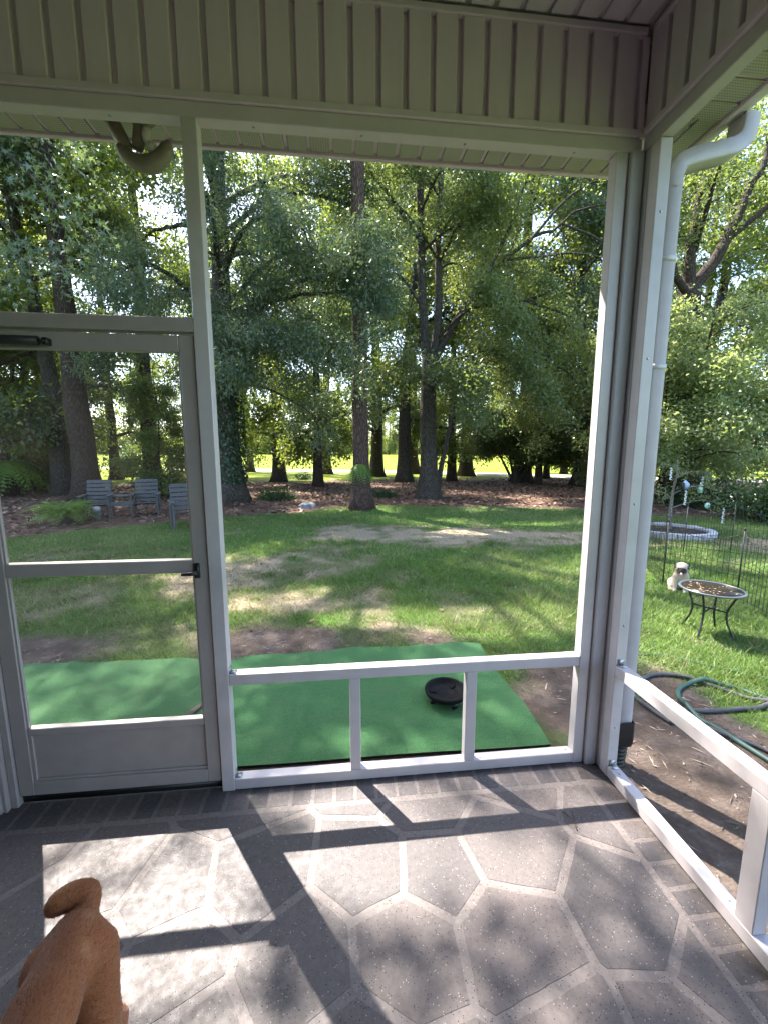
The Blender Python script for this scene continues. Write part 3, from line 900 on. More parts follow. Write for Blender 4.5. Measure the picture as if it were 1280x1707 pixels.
pts = [(-.095, 0, -.118), (-.065, 0, -.155), (-.02, 0, -.178), (.03, 0, -.180), (.072, 0, -.155), (.098, 0, -.115), (.106, 0, -.085)]
mb.tube(smooth_path(pts, 5), np.interp(np.linspace(0, 1, 31), [0, .15, .5, .85, 1], [.010, .028, .036, .026, .006]), 12)
mb.build('lamp_head', M['beige_fixture'], fl, True)
mb = MB(); mb.lathe([(0, -.02), (.016, -.016), (.022, 0), (.016, .016), (0, .02)], (.04, -.01, -.125), 14); mb.lathe([(0, -.032), (.016, -.02), (.02, .0), (.014, .03), (0, .034)], (.026, -.012, -.085), 14)
mb.build('sensor', M['sensor'], fl, True)

# ---- downspout
ds = thing('downspout', 'ribbed white downspout with elbows beside the corner column', 'downspout', (1.415, 1.80, 0.0))
def spout(path, wx, wy, ribs=True, crimp=0.0):
    # ribbed rectangular section swept along a path
    sec = []
    nr = 5
    def edge(a, b, n):
        for i in range(n):
            t = i / n; d = .0075 * (1 if i % 2 else 0) if ribs else 0
            q = (a[0] + (b[0] - a[0]) * t, a[1] + (b[1] - a[1]) * t)
            L = math.hypot(*q)
            sec.append((q[0] * (1 - d / L), q[1] * (1 - d / L)))
    c = [(-wx / 2, -wy / 2), (wx / 2, -wy / 2), (wx / 2, wy / 2), (-wx / 2, wy / 2)]
    for i in range(4): edge(c[i], c[(i + 1) % 4], 10 if i % 2 == 0 else 8)
    sec = np.array(sec); p = np.array(path, float); n = len(p); k = len(sec)
    tg = np.gradient(p, axis=0); tg /= np.linalg.norm(tg, axis=1)[:, None]
    v = []
    a = np.array([1.0, 0, 0])
    b0 = np.array([0, 1.0, 0])
    for i in range(n):
        b = b0 - tg[i] * (b0 @ tg[i]); b /= np.linalg.norm(b)
        a = np.cross(b, tg[i])
        sc_ = 1.0 + (crimp * (i % 2) if 0 < i < n - 1 else 0)
        v.append(p[i] + sec[:, :1] * a * sc_ + sec[:, 1:] * b * sc_)
    v = np.concatenate(v)
    ii = np.arange(n - 1)[:, None] * k; j = np.arange(k)[None]; jj = (np.arange(k) + 1)[None] % k
    return v, np.stack([ii + j, ii + jj, ii + k + jj, ii + k + j], -1).reshape(-1, 4)
v, f = spout([(0, 0, .10), (0, 0, 1.2), (0, 0, 2.45), (0, 0, 2.66)], .062, .082); link('pipe', np_mesh('pipe', v, f), ds, M['white_alu'])
pe = smooth_path([(0, 0, 2.63), (0, 0, 2.67), (.02, 0, 2.722), (.07, 0, 2.748), (.20, 0, 2.786), (.265, 0, 2.806), (.305, 0, 2.84), (.318, 0, 2.89), (.32, 0, 2.935)], 4)
v, f = spout(pe, .066, .086, True, -.05); link('elbow', np_mesh('elbow', v, f), ds, M['white_alu'])
for z in (1.9, 2.35):
    mb = MB(); mb.box((0, 0, z), (.068, .088, .02)); mb.build('strap', M['white_alu'], ds)
v, f = spout([(0, 0, .17), (0, 0, .16), (0, 0, .06), (0, .005, .05)], .082, .10, False); link('drain_adapter', np_mesh('drain_adapter', v, f), ds, M['black'])
mb = MB()
zz_ = np.linspace(.06, -.13, 40)
mb.tube(np.stack([0 * zz_, .02 * (1 - (zz_ + .13) / .19), zz_], 1), .043 + .004 * np.sin(zz_ * 260), 20); mb.build('corrugated_pipe', M['black'], ds, True)

# ---- a dry pine needle pair on the floor
nd = thing('pine_needle', 'dry brown pine needle lying on the patio floor', 'pine needle', (.93, 1.40, .0012))
mb = MB()
mb.tube(smooth_path([(-.015, .07, .002), (.0, .02, .006), (.0, -.035, .002)], 5), .0011, 5); mb.tube(smooth_path([(.03, .06, .002), (.012, .01, .007), (.0, -.035, .002)], 5), .0011, 5)
mb.build('needle', M['bark_dark'], nd)

# ================================================================== TREES
UP = np.array([0, 0, 1.0])
def unit(v): 
    v = np.asarray(v, float); return v / (np.linalg.norm(v, axis=-1, keepdims=True) + 1e-9)

# openings cut into the high canopy to let sun reach the ground: (x, y, rx, ry)
GAPS = [(-.82, 1.24, .60, .44), (.62, 1.24, .2, .13), (.05, 1.6, .35, .1), (.15, 1.33, .48, .18), (-.36, .9, .2, .13), (1.6, 3.7, 1.0, .42), (-1.0, 4.8, .9, .36), (-1.7, 5.5, .8, .45), (-3.0, 4.5, 1.3, .6), (-4.3, 5.7, 1.2, .6), (-2.6, 6.4, .7, .3), (.3, 3.9, .6, .25),
        (-2.2, 10.0, .7, .4), (-1.2, 9.6, .5, .35), (-3.6, 8.7, .8, .45), (-5.0, 8.5, .9, .4), (3.6, 5.0, 1.2, .45), (2.9, 2.9, .7, .4), (1.0, 11.2, .8, .35), (3.6, 11.0, .9, .35), (4.6, 9.0, 1.0, .3), (-.02, 2.12, .15, .13), (5.2, 6.3, 1.2, .45), (2.2, 8.0, 1.2, .4),
        (6.2, 13.2, 1.3, .6), (8.3, 14.5, 1.5, .8), (5.0, 16.5, 1.5, .8), (-2.0, 17.0, 1.2, .6), (0.2, 18.5, 1.4, .7), (9.5, 11.5, 1.2, .5), (1.2, 12.5, .5, .3), (-5.0, 13.0, .6, .3), (11.5, 8.6, 2.2, 1.8), (15.5, 8.0, 2.5, 2.0)]
def sun_gap(P, r):
    lx = P[:, 0] + P[:, 2] * (-SDIR.x / SDIR.z); ly = P[:, 1] + P[:, 2] * (-SDIR.y / SDIR.z)
    q = np.full(len(P), 9.0)
    for gx_, gy_, rx, ry in GAPS:
        q = np.minimum(q, ((lx - gx_) / rx) ** 2 + ((ly - gy_) / ry) ** 2)
    return (q < 1.0) & (P[:, 2] > 4.6) & (P[:, 0] < 8.8) & (r.random(len(P)) < .985)

class Tree:
    base = None
    def __init__(s, seed):
        s.r = np.random.default_rng(seed); s.w = MB(); s.anch = []; s.adir = []
    def trunk(s, pts, r0, r1, sides=12, flare=0.7, fl=0.5, bump=.06):
        p = smooth_path(pts, 10); n = len(p)
        h = np.concatenate([[0], np.cumsum(np.linalg.norm(np.diff(p, axis=0), axis=1))])
        t = h / h[-1]
        rad = r0 + (r1 - r0) * t ** .9 + r0 * flare * np.exp(-h / fl)
        rad = rad * (1 + s.r.normal(0, bump * .35, n))
        b = s.w.n
        s.w.tube(p, rad, sides)
        # buttress the base so that it is not a plain cone
        v = s.w.v[-1 - (1 if s.w.v[-1].shape[0] == 1 else 0)]
        vv = [a for a in s.w.v if len(a) == n * sides][-1]
        ang = np.arctan2(vv[:, 1] - np.repeat(p[:, 1], sides), vv[:, 0] - np.repeat(p[:, 0], sides))
        hh = np.repeat(h, sides)
        k = 1 + np.exp(-hh / (fl * .8)) * .28 * np.sin(ang * 5 + s.r.uniform(0, 6)) * flare + .04 * np.sin(ang * 3 + hh * 1.7) + .03 * np.sin(ang * 7 - hh * 2.3)
        c = np.repeat(p, sides, 0)
        vv[:] = c + (vv - c) * k[:, None]
        return p, rad
    def limb(s, pts, r0, r1=.012, sub=7, sublen=1.2, droop=.25, start=.25, tw=3, dens=1.0, sides=7):
        """a limb along control points, with side branches that carry foliage"""
        p = smooth_path(pts, 6)
        n = len(p); wob = s.r.normal(0, .025, (n, 3)) * np.linspace(0, 1, n)[:, None] * np.linalg.norm(p[-1] - p[0]) * .35
        p = p + wob
        L = np.linalg.norm(np.diff(p, axis=0), axis=1).sum()
        s.w.tube(p, np.linspace(r0, r1, n) ** 1.0, sides, False)
        for i in range(sub):
            t = start + (1 - start) * (i + s.r.random()) / sub
            k = min(n - 2, int(t * (n - 1)))
            o = p[k]; d = unit(p[k + 1] - p[k])
            rv = unit(s.r.normal(size=3)); side = unit(np.cross(d, rv))
            dr = unit(d * s.r.uniform(.2, .8) + side * s.r.uniform(.6, 1.0) + UP * s.r.uniform(-.15, .45))
            l = sublen * s.r.uniform(.6, 1.2) * (1.15 - .45 * t)
            m = 6
            q = np.array([o + dr * l * u + np.array([0, 0, -droop * l * u * u]) for u in np.linspace(0, 1, m)]) + s.r.normal(0, .03 * l, (m, 3)) * np.linspace(0, 1, m)[:, None]
            rb = max(.006, (r0 + (r1 - r0) * t) * .42)
            s.w.tube(q, np.linspace(rb, .004, m), 4, False)
            for j in range(1, m):
                s.anch.append(q[j]); s.adir.append(dr)
            for j in range(tw):
                u = s.r.uniform(.25, 1.0); kk = min(m - 2, int(u * (m - 1)))
                o2 = q[kk]; d2 = unit(dr * .6 + unit(s.r.normal(size=3)) * .8)
                l2 = l * s.r.uniform(.25, .5)
                for w in (.35, .7, 1.0):
                    s.anch.append(o2 + d2 * l2 * w + np.array([0, 0, -droop * l2 * w * w])); s.adir.append(d2)
    def auto(s, p, rad, t0, t1, n, length, rise=.5, droop=.25, sub=6, sublen=None, tw=3, prof=None, az0=0.0, var=(.75, 1.15)):
        """limbs round a trunk path"""
        for i in range(n):
            t = t0 + (t1 - t0) * (i + .5 * s.r.random()) / n
            k = min(len(p) - 2, int(t * (len(p) - 1)))
            az = az0 + i * 2.39996 + s.r.normal(0, .3)
            f = prof(( t - t0) / (t1 - t0)) if prof else 1.0
            l = length * f * s.r.uniform(*var)
            h = np.array([math.cos(az), math.sin(az), 0])
            e = rise * s.r.uniform(.5, 1.3)
            pts = [p[k], p[k] + h * l * .4 + UP * l * .4 * e, p[k] + h * l * .75 + UP * l * (.6 * e - droop * .2), p[k] + h * l + UP * l * (.62 * e - droop * .55)]
            s.limb(pts, max(.02, rad[k] * .42), .012, sub, sublen or l * .42, droop, .2, tw)
    def leaves(s, nper, sig, L, W, up=.6, droop=.3, star=False, jit=.3):
        A = np.array(s.anch); D = np.array(s.adir)
        n = len(A) * nper
        i = np.repeat(np.arange(len(A)), nper)
        c = A[i] + s.r.normal(0, sig, (n, 3)) * np.array([1, 1, .75])
        if s.base is not None:
            k = ~sun_gap(c + np.array(s.base), s.r)
            c = c[k]; i = i[k]; n = len(c)
        d = unit(D[i] * .5 + s.r.normal(0, .7, (n, 3)) + np.array([0, 0, -droop]))
        nn = s.r.normal(0, .7, (n, 3)) + np.array([0, 0, up])
        nn = unit(nn - d * (nn * d).sum(1)[:, None]); sd = np.cross(nn, d)
        ln = (L * s.r.uniform(1 - jit, 1 + jit, n))[:, None]; wd = ln * (W / L)
        # a cluster shares some of its tone, single leaves vary
        ct = s.r.random(len(A))[i]
        tint = np.clip(.55 * ct + .45 * s.r.random(n), 0, 1)
        if not star:
            v = np.stack([c - sd * wd * .1, c + d * ln * .5 + sd * wd * .6 + nn * wd * .1, c + d * ln - sd * wd * .25], 1)
            f = np.arange(3 * n).reshape(-1, 3)
            k = 3
        else:
            an = [-2.1, -1.5, -1.02, -.5, 0, .5, 1.02, 1.5, 2.1]; rr_ = [.75, .3, .92, .36, 1.0, .36, .92, .3, .75]
            cc_ = c + d * ln * .35
            vs_ = [cc_ + (d * math.cos(a) + sd * math.sin(a)) * ln * .62 * q - nn * ln * .1 * q for a, q in zip(an, rr_)]
            v = np.stack([cc_ - d * ln * .08] + vs_, 1)
            b = np.arange(n)[:, None] * 10
            f = np.concatenate([b + [0, j + 1, j] for j in range(1, 9)])
            k = 10
        return v.reshape(-1, 3), f, np.repeat(tint, k)

def plant_tree(name, label, cat, T, loc, bark, leafmat, leafargs, group=None, off=True):
    """T was grown in local space (base at 0)"""
    t = thing(name, label, cat, loc, 0, group)
    link('trunk', T.w.mesh('trunk', True), t, M[bark])
    T.base = loc
    if T.anch:
        v, f, tint = T.leaves(**leafargs)
        link('crown', np_mesh('crown', v, f, False, {'tint': ('FLOAT', tint)}), t, M[leafmat])
    return t

WIL = dict(nper=38, sig=.22, L=.105, W=.040, up=.3, droop=.5)
OAK = dict(nper=33, sig=.23, L=.085, W=.060, up=.7, droop=.3)

def L_(base, *pts):
    return [np.array(q, float) - np.array(base, float) for q in pts]

# --- tall pine in the middle, trunk bare up to its high crown
b = (.57, 11.6, ZG - .05); T = Tree(11)
p, rd = T.trunk(L_(b, (.57, 11.6, ZG - .05), (.56, 11.62, 4), (.55, 11.7, 10), (.6, 11.7, 19)), .235, .11, 16, .65, .45)
T.auto(p, rd, .66, .99, 13, 2.6, .4, .3, 5, 1.0, 2, lambda u: 1.05 - .6 * u)
plant_tree('pine_tree', 'tall straight reddish pine with a fern on its trunk', 'tree', T, b, 'bark_pine', 'leaf_pine', dict(nper=12, sig=.22, L=.22, W=.014, up=.2, droop=-.2))

# --- ivy-clad willow oak beside the wide opening's frame
b = (-3.5, 13.7, ZG - .05); T = Tree(12)
p, rd = T.trunk(L_(b, (-3.5, 13.7, ZG - .05), (-3.55, 13.7, 3), (-3.5, 13.8, 8), (-3.3, 14.0, 17.5)), .40, .08, 18, .6, .5)
for pts, r0, sub in (
    [((-3.5, 13.6, 5.2), (-1.8, 12.3, 5.9), (.0, 11.0, 5.9), (1.0, 10.3, 5.0)), .09, 13],
    [((-3.5, 13.6, 5.0), (-1.6, 12.0, 5.6), (.2, 10.6, 5.3), (1.2, 10.0, 4.5)), .07, 13],
    [((-3.5, 13.6, 5.8), (-1.6, 11.8, 6.6), (.0, 10.5, 6.3), (.9, 9.9, 5.5)), .07, 13],
    [((-3.5, 13.6, 4.6), (-2.0, 12.2, 4.9), (-.6, 11.0, 4.5), (.5, 10.4, 3.7)), .06, 12],
    [((-3.5, 13.6, 6.5), (-2.4, 11.8, 7.2), (-1.2, 10.4, 6.9), (-.3, 9.6, 5.6)), .09, 13],
    [((-3.5, 13.6, 4.3), (-2.9, 12.2, 5.0), (-1.9, 11.2, 4.6), (-.8, 10.6, 3.4)), .075, 12],
    [((-3.5, 13.5, 3.9), (-3.5, 12.1, 4.8), (-3.0, 11.0, 4.5), (-2.4, 10.2, 3.4)), .075, 12],
    [((-3.5, 13.5, 3.2), (-2.6, 12.9, 3.5), (-1.5, 12.6, 3.1), (-.3, 12.3, 2.3)), .05, 9],
    [((-3.5, 13.6, 7.8), (-1.6, 12.8, 8.6), (.4, 12.3, 8.2), (1.6, 12.2, 6.9)), .08, 11],
    [((-3.6, 13.6, 5.6), (-4.6, 12.2, 6.3), (-5.0, 11.0, 5.8), (-4.8, 10.0, 4.6)), .08, 11],
    [((-3.6, 13.6, 4.4), (-4.8, 13.0, 5.0), (-5.8, 12.6, 4.6), (-6.6, 12.4, 3.6)), .07, 9],
    [((-3.5, 13.7, 8.6), (-3.4, 11.9, 9.6), (-3.0, 10.6, 9.2), (-2.5, 9.8, 8.2)), .08, 10],
    [((-3.5, 13.7, 9.5), (-3.9, 11.6, 10.6), (-4.3, 9.9, 10.9), (-4.6, 8.2, 10.4)), .08, 10],  # from here on, high limbs out of view added to shade the yard
    [((-3.5, 13.7, 10.2), (-2.9, 11.6, 11.2), (-2.6, 9.8, 11.5), (-2.4, 8.2, 10.9)), .08, 9],
    [((-3.5, 13.8, 10.8), (-4.8, 12.0, 12.0), (-5.6, 10.5, 12.4), (-6.2, 9.0, 12.0)), .08, 9],
    [((-3.5, 13.8, 11.4), (-2.0, 12.0, 12.4), (-1.0, 10.5, 12.6), (-.4, 9.2, 12.0)), .08, 8],
    [((-3.5, 13.8, 12.0), (-3.7, 12.0, 13.2), (-4.0, 10.6, 13.8), (-4.2, 9.2, 13.6)), .08, 8]):
    T.limb(L_(b, *pts), r0, .012, sub, 1.15, .3, .18, 4)
T.auto(p, rd, .55, .97, 13, 4.0, .55, .3, 6, 1.2, 3, lambda u: 1.05 - .5 * u)
willow = plant_tree('willow_oak', 'large dark willow oak with ivy-clad trunk and low drooping boughs', 'tree', T, b, 'bark', 'leaf_willow', WIL)
# ivy on the trunk
rg = np.random.default_rng(5)
n = 2600
hz = rg.uniform(.75, 4.2, n); an = rg.uniform(0, 2 * np.pi, n); rr_ = .44 + .07 * rg.random(n)
c = np.stack([np.cos(an) * rr_, np.sin(an) * rr_, hz], 1)
outw = np.stack([np.cos(an), np.sin(an), 0 * an + .3], 1) + rg.normal(0, .35, (n, 3)); outw = unit(outw)
d = unit(np.stack([-np.sin(an) * rg.normal(0, 1, n), np.cos(an) * rg.normal(0, 1, n), -np.ones(n)], 1)); d = unit(d - outw * (d * outw).sum(1)[:, None]); sd = np.cross(outw, d)
ln = rg.uniform(.06, .12, n)[:, None]
v = np.stack([c, c + d * ln * .4 - sd * ln * .45, c + d * ln, c + d * ln * .4 + sd * ln * .45], 1).reshape(-1, 3)
bb = np.arange(n)[:, None] * 4
o = link('ivy', np_mesh('ivy', v, np.concatenate([bb + [0, 2, 1], bb + [0, 3, 2]]), False, {'tint': ('FLOAT', np.repeat(rg.random(n) * .7, 4))}), willow, M['leaf_shrub'])
o['kind'] = 'stuff'

# --- three-stemmed oak with a long limb reaching over the field
b = (3.0, 13.9, ZG - .05); T = Tree(13)
p, rd = T.trunk(L_(b, (3.0, 13.9, ZG - .05), (2.98, 13.9, 1.4), (2.95, 13.9, 3.0), (2.95, 13.9, 4.6)), .30, .24, 18, .95, .42)
s1, r1_ = T.trunk(L_(b, (2.92, 13.9, 4.2), (2.72, 13.9, 6.2), (2.58, 13.95, 9.9), (2.3, 14.2, 15.5)), .17, .05, 10, 0, .5)
s2, r2_ = T.trunk(L_(b, (3.05, 13.9, 4.2), (3.25, 13.95, 6.2), (3.25, 14.1, 9.1), (3.7, 14.6, 15.0)), .15, .04, 10, 0, .5)
LO = dict(droop=.28, start=.3, tw=4)
T.trunk(L_(b, (3.35, 14.2, ZG), (3.55, 14.25, 1.2), (3.85, 14.3, 2.6), (4.1, 14.4, 4.0)), .11, .05, 8, .4, .3)
for pts, r0, sub, sl in (
    [((3.1, 13.9, 4.5), (4.0, 13.85, 6.1), (5.2, 13.8, 7.6), (6.7, 13.4, 8.5), (8.6, 12.6, 9.4)), .14, 12, 1.3],
    [((4.1, 13.85, 6.2), (5.0, 13.6, 6.45), (5.9, 13.4, 6.35), (7.6, 12.8, 6.9)), .085, 10, 1.1],
    [((4.6, 13.85, 6.9), (5.2, 13.3, 8.2), (5.6, 12.8, 9.6), (6.1, 12.4, 10.8)), .07, 9, 1.2],
    [((2.95, 13.8, 3.9), (4.2, 12.8, 4.6), (5.4, 12.2, 4.0), (6.4, 12.0, 2.5)), .07, 13, 1.0],
    [((3.0, 13.8, 3.5), (3.3, 12.6, 4.0), (3.5, 11.9, 3.5), (3.6, 11.5, 2.4)), .06, 12, .9],
    [((3.0, 13.9, 4.1), (4.8, 13.6, 4.9), (6.8, 13.2, 4.5), (8.6, 13.0, 2.8)), .08, 14, 1.1],
    [((2.9, 13.8, 3.7), (2.0, 12.9, 4.3), (1.4, 12.5, 3.7), (1.0, 12.4, 2.6)), .055, 11, .9],
    [((4.1, 14.4, 3.9), (5.2, 13.9, 4.0), (6.2, 13.8, 3.3), (7.2, 13.7, 2.2)), .045, 11, .9],
    [((2.6, 13.9, 8.2), (1.4, 13.2, 9.2), (.6, 12.6, 9.4), (-.2, 12.2, 9.0)), .07, 8, 1.1],
    [((2.7, 13.9, 6.2), (1.9, 13.2, 6.8), (1.3, 12.8, 6.6), (.9, 12.5, 5.6)), .05, 7, .9],
    [((3.25, 14.0, 7.6), (3.7, 13.0, 8.4), (4.1, 12.4, 8.6), (4.4, 12, 8.2)), .05, 8, 1.0],
    [((6.0, 13.6, 8.1), (7.2, 13.2, 9.4), (8.2, 12.8, 9.6), (9.3, 12.4, 9.0)), .05, 12, 1.1],
    [((5.4, 13.8, 7.7), (6.6, 13.4, 7.7), (7.8, 13.0, 7.6), (8.8, 12.6, 6.8)), .05, 12, 1.1],
    [((7.0, 13.3, 8.6), (8.0, 12.9, 8.0), (8.8, 12.5, 7.2), (9.2, 12.2, 6.0)), .04, 11, 1.0],
    [((5.9, 13.4, 6.35), (7.2, 13.0, 5.8), (8.2, 12.8, 5.2), (9.0, 12.6, 4.0)), .04, 11, 1.0],
    [((3.2, 13.9, 5.2), (3.9, 12.9, 5.8), (4.6, 12.2, 5.7), (5.2, 11.8, 5.0)), .05, 9, 1.0]):
    T.limb(L_(b, *pts), r0, .012, sub, sl, **LO)
T.auto(s1, r1_, .5, .98, 9, 2.8, .5, .3, 6, 1.1, 3, lambda u: 1.0 - .5 * u)
T.auto(s2, r2_, .5, .98, 9, 2.8, .5, .3, 6, 1.1, 3, lambda u: 1.0 - .5 * u, 1.0)
plant_tree('oak_tree', 'spreading oak splitting into three stems, leafy boughs hanging low', 'tree', T, b, 'bark', 'leaf_oak', OAK)

# --- sweetgum whose bough hangs in over the door
b = (-7.6, 6.4, ZG - .05); T = Tree(14)
p, rd = T.trunk(L_(b, (-7.6, 6.4, ZG - .05), (-7.6, 6.4, 5), (-7.7, 6.5, 11), (-7.6, 6.6, 16.5)), .24, .05, 12, .6, .5)
T.auto(p, rd, .52, .98, 15, 4.3, .45, .3, 6, 1.1, 3, lambda u: 1.1 - .55 * u)
for pts, r0, sub in (
    [((-7.6, 6.4, 7.2), (-6.0, 6.9, 6.9), (-4.6, 7.2, 5.7), (-3.6, 7.3, 4.5)), .06, 10],
    [((-7.6, 6.4, 6.4), (-6.4, 7.0, 6.2), (-5.4, 7.4, 5.3), (-4.6, 7.5, 4.5)), .06, 9],
    [((-7.6, 6.4, 7.8), (-6.2, 7.1, 7.7), (-5.0, 7.6, 6.8), (-4.0, 7.9, 5.9)), .06, 8],
    [((-7.6, 6.5, 9.5), (-5.8, 7.0, 9.9), (-4.2, 7.6, 9.5), (-3.0, 7.9, 8.7)), .06, 16],  # high unseen limbs, added to shade the patio and rug
    [((-7.6, 6.5, 10.5), (-5.8, 7.6, 11.0), (-4.4, 8.4, 10.8), (-3.2, 8.9, 10.0)), .06, 16],
    [((-7.6, 6.3, 9.0), (-5.5, 6.0, 9.7), (-3.6, 5.8, 9.4), (-2.1, 5.5, 8.6)), .06, 17],
    [((-7.6, 6.3, 8.2), (-5.6, 5.4, 8.8), (-3.8, 5.0, 8.6), (-2.4, 4.7, 7.9)), .05, 14],
    [((-7.6, 6.4, 8.8), (-6.2, 6.3, 9.4), (-4.6, 6.6, 9.2), (-3.4, 6.9, 8.4)), .06, 15],
    [((-7.6, 6.4, 5.4), (-6.8, 7.2, 5.4), (-6.1, 7.6, 4.8), (-5.4, 7.7, 4.2)), .05, 7]):
    T.limb(L_(b, *pts), r0, .01, sub, .75, .4, .25, 3)
plant_tree('sweetgum_tree', 'sweetgum bough with star-shaped leaves hanging in above the door', 'tree', T, b, 'bark', 'leaf_gum', dict(nper=10, sig=.22, L=.115, W=.1, up=.35, droop=.45, star=True))

# --- forked tree seen past the downspout
b = (10.6, 12.2, ZG - .05); T = Tree(15)
p, rd = T.trunk(L_(b, (10.6, 12.2, ZG - .05), (10.7, 12.2, 3), (10.5, 12.1, 6.5)), .34, .28, 14, .6, .5)
for pts, r0, sub in (
    [((10.5, 12.1, 6.3), (11.2, 12.0, 7.3), (11.8, 12.0, 8.6), (12.6, 12, 10.6), (13.2, 12, 12.5)), .2, 12],
    [((10.5, 12.1, 6.3), (10.3, 12.0, 7.6), (10.6, 12.0, 9.4), (10.9, 12, 12.5)), .19, 12],
    [((10.5, 12.1, 6.2), (9.8, 11.9, 6.7), (9.5, 11.8, 7.8), (9.2, 11.6, 9.4)), .12, 10],
    [((11.4, 12.0, 7.7), (12.4, 11.6, 8.6), (13.4, 11.3, 9.3), (14.6, 11.2, 10)), .09, 9],
    [((10.45, 12.0, 7.4), (9.9, 11.0, 8.4), (9.6, 10.4, 9.2), (9.4, 10.0, 9.6)), .07, 8]):
    T.limb(L_(b, *pts), r0, .02, sub, 1.15, .25, .35, 3)
plant_tree('shade_tree', 'big dark-barked tree forking high up beyond the downspout', 'tree', T, b, 'bark_dark', 'leaf_oak', dict(OAK, nper=15))

# --- bushy small trees with sunlit foliage, right of the downspout
def bushy(seed, h, w, n, t0=.36):
    T = Tree(seed)
    for k in range(4):
        a = k * 1.6 + .3
        p, rd = T.trunk([(0.1 * math.cos(a), .1 * math.sin(a), 0), (.3 * math.cos(a), .3 * math.sin(a), h * .3), (w * .3 * math.cos(a), w * .3 * math.sin(a), h * .9)], .07, .02, 7, .3, .2)
        T.auto(p, rd, t0, .99, n, w * .7, .5, .4, 6, w * .24, 4, lambda u: 1.1 - .55 * u, a, (.4, 1.5))
    return T
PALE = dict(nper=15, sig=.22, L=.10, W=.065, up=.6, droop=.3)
plant_tree('understory_tree', 'sunlit bushy tree filling the view beside the downspout', 'tree', bushy(21, 6.6, 2.8, 9), (10.0, 11.6, ZG), 'bark_dark', 'leaf_sunlit', PALE)
plant_tree('understory_tree', 'tall sunlit leafy tree behind the garden shrub', 'tree', bushy(22, 7.8, 3.2, 10), (14.0, 10.6, ZG), 'bark_dark', 'leaf_sunlit', PALE)
plant_tree('understory_tree', 'darker bushy tree standing behind the young staked tree', 'tree', bushy(23, 5.8, 2.8, 8), (12.2, 17.4, ZG), 'bark_dark', 'leaf_oak', PALE)

# --- trunks of the wood: straight stems with high crowns; templates share meshes
def wood_tree(seed, h, r, cb, w, kind, low=0, lp=None, nper=9):
    T = Tree(seed)
    k = T.r
    p, rd = T.trunk([(0, 0, 0), (k.normal(0, .08), k.normal(0, .08), h * .3), (k.normal(0, .25), k.normal(0, .25), h * .65), (k.normal(0, .3), k.normal(0, .3), h)], r, r * .2, 12, .55, .5)
    T.auto(p, rd, cb, .98, 13, w, .5, .3, 6, w * .38, 3, lambda u: 1.05 - .6 * u)
    if low:
        T.auto(p, rd, .16, cb, low, w * .6, .3, .35, 5, w * .3, 3)
    return T
def make_templates():
    out = {}
    FAR = dict(nper=20, sig=.32, L=.17, W=.12, up=.6, droop=.3)
    for key, args, bark, leaf, la in (
        ('a', (31, 17, .36, .42, 4.0, 'far', 4), 'bark', 'leaf_far', FAR),
        ('b', (32, 18, .40, .50, 3.8, 'far', 0), 'bark_dark', 'leaf_far', FAR),
        ('c', (33, 15, .22, .30, 3.2, 'far', 5), 'bark_dark', 'leaf_far', FAR),
        ('d', (34, 16.5, .34, .48, 3.6, 'far', 3), 'bark', 'leaf_willow', dict(FAR, W=.08)),
        ('e', (35, 9, .11, .18, 2.4, 'far', 6), 'bark_dark', 'leaf_far', dict(FAR, L=.17, W=.1))):
        T = wood_tree(*args)
        wm = T.w.mesh('trunk', True); wm.materials.append(M[bark])
        v, f, ti = T.leaves(**la)
        cm = np_mesh('crown', v, f, False, {'tint': ('FLOAT', ti)}); cm.materials.append(M[leaf])
        out[key] = (wm, cm)
    return out
TPL = make_templates()
rt = random.Random(12)
def place(key, x, y, s, label, group=None, name='woodland_tree', rz=None, sz=None):
    t = thing(name, label, 'tree', (x, y, float(ground_z(np.array([x]), np.array([y]))[0]) - .08), rt.uniform(0, 6.28) if rz is None else rz, group)
    t.scale = (s, s, sz or s)
    wm, cm = TPL[key]
    link('trunk', wm, t); link('crown', cm, t)
    return t
# individually recognisable trunks
place('b', -8.5, 14.8, 1.0, 'thick grey-barked trunk right behind the grey garden bench')
place('d', -10.3, 16.4, .95, 'dark leaning trunk behind the potted fern, next to the thickest trunk')
place('b', -9.4, 21.8, 1.05, 'thick dark trunk farther back, seen over the middle of the bench')
place('c', -12.1, 16.2, 1.15, 'dark trunk at the edge of the view with a fern mounted on it')
place('a', -13.3, 26.0, .8, 'slim trunk deep in the wood, seen just over the bench back', sz=1)
place('a', -3.3, 22.6, .95, 'dark straight trunk between the willow oak and the pine, in the mulch')
place('c', -1.05, 19.2, .95, 'slender dark trunk just before the pale path, beside the pine')
place('d', -1.0, 31.0, 1.0, 'far trunk standing next to the slender one, near the field')
place('c', 6.2, 22.6, 1.1, 'upright trunk in the mulch behind the three-stemmed oak')
place('d', -7.6, 36.0, .9, 'pale slim trunk at the bright field edge, seen beside the ivy-clad trunk')
place('a', 2.4, 27.5, 1.2, 'leafy tree showing between the pine and the three-stemmed oak')
place('a', -8.1, 28.5, .9, 'reddish-lit trunk in the wood behind the grey slatted chair')
GW_ = 'trees deep in the wood on the door side'
for i, (x, y, k, s) in enumerate([(-16.5, 19, 'a', 1), (-14.6, 21.5, 'c', .9), (-22, 29, 'a', 1.1), (-26, 22, 'd', 1.1), (-17.6, 15.4, 'b', .9), (-32, 30, 'b', 1.1)]):
    place(k, x, y, s, 'dark trunk and green crown deep in the shaded wood', GW_)
GS_ = 'saplings between the trunks'
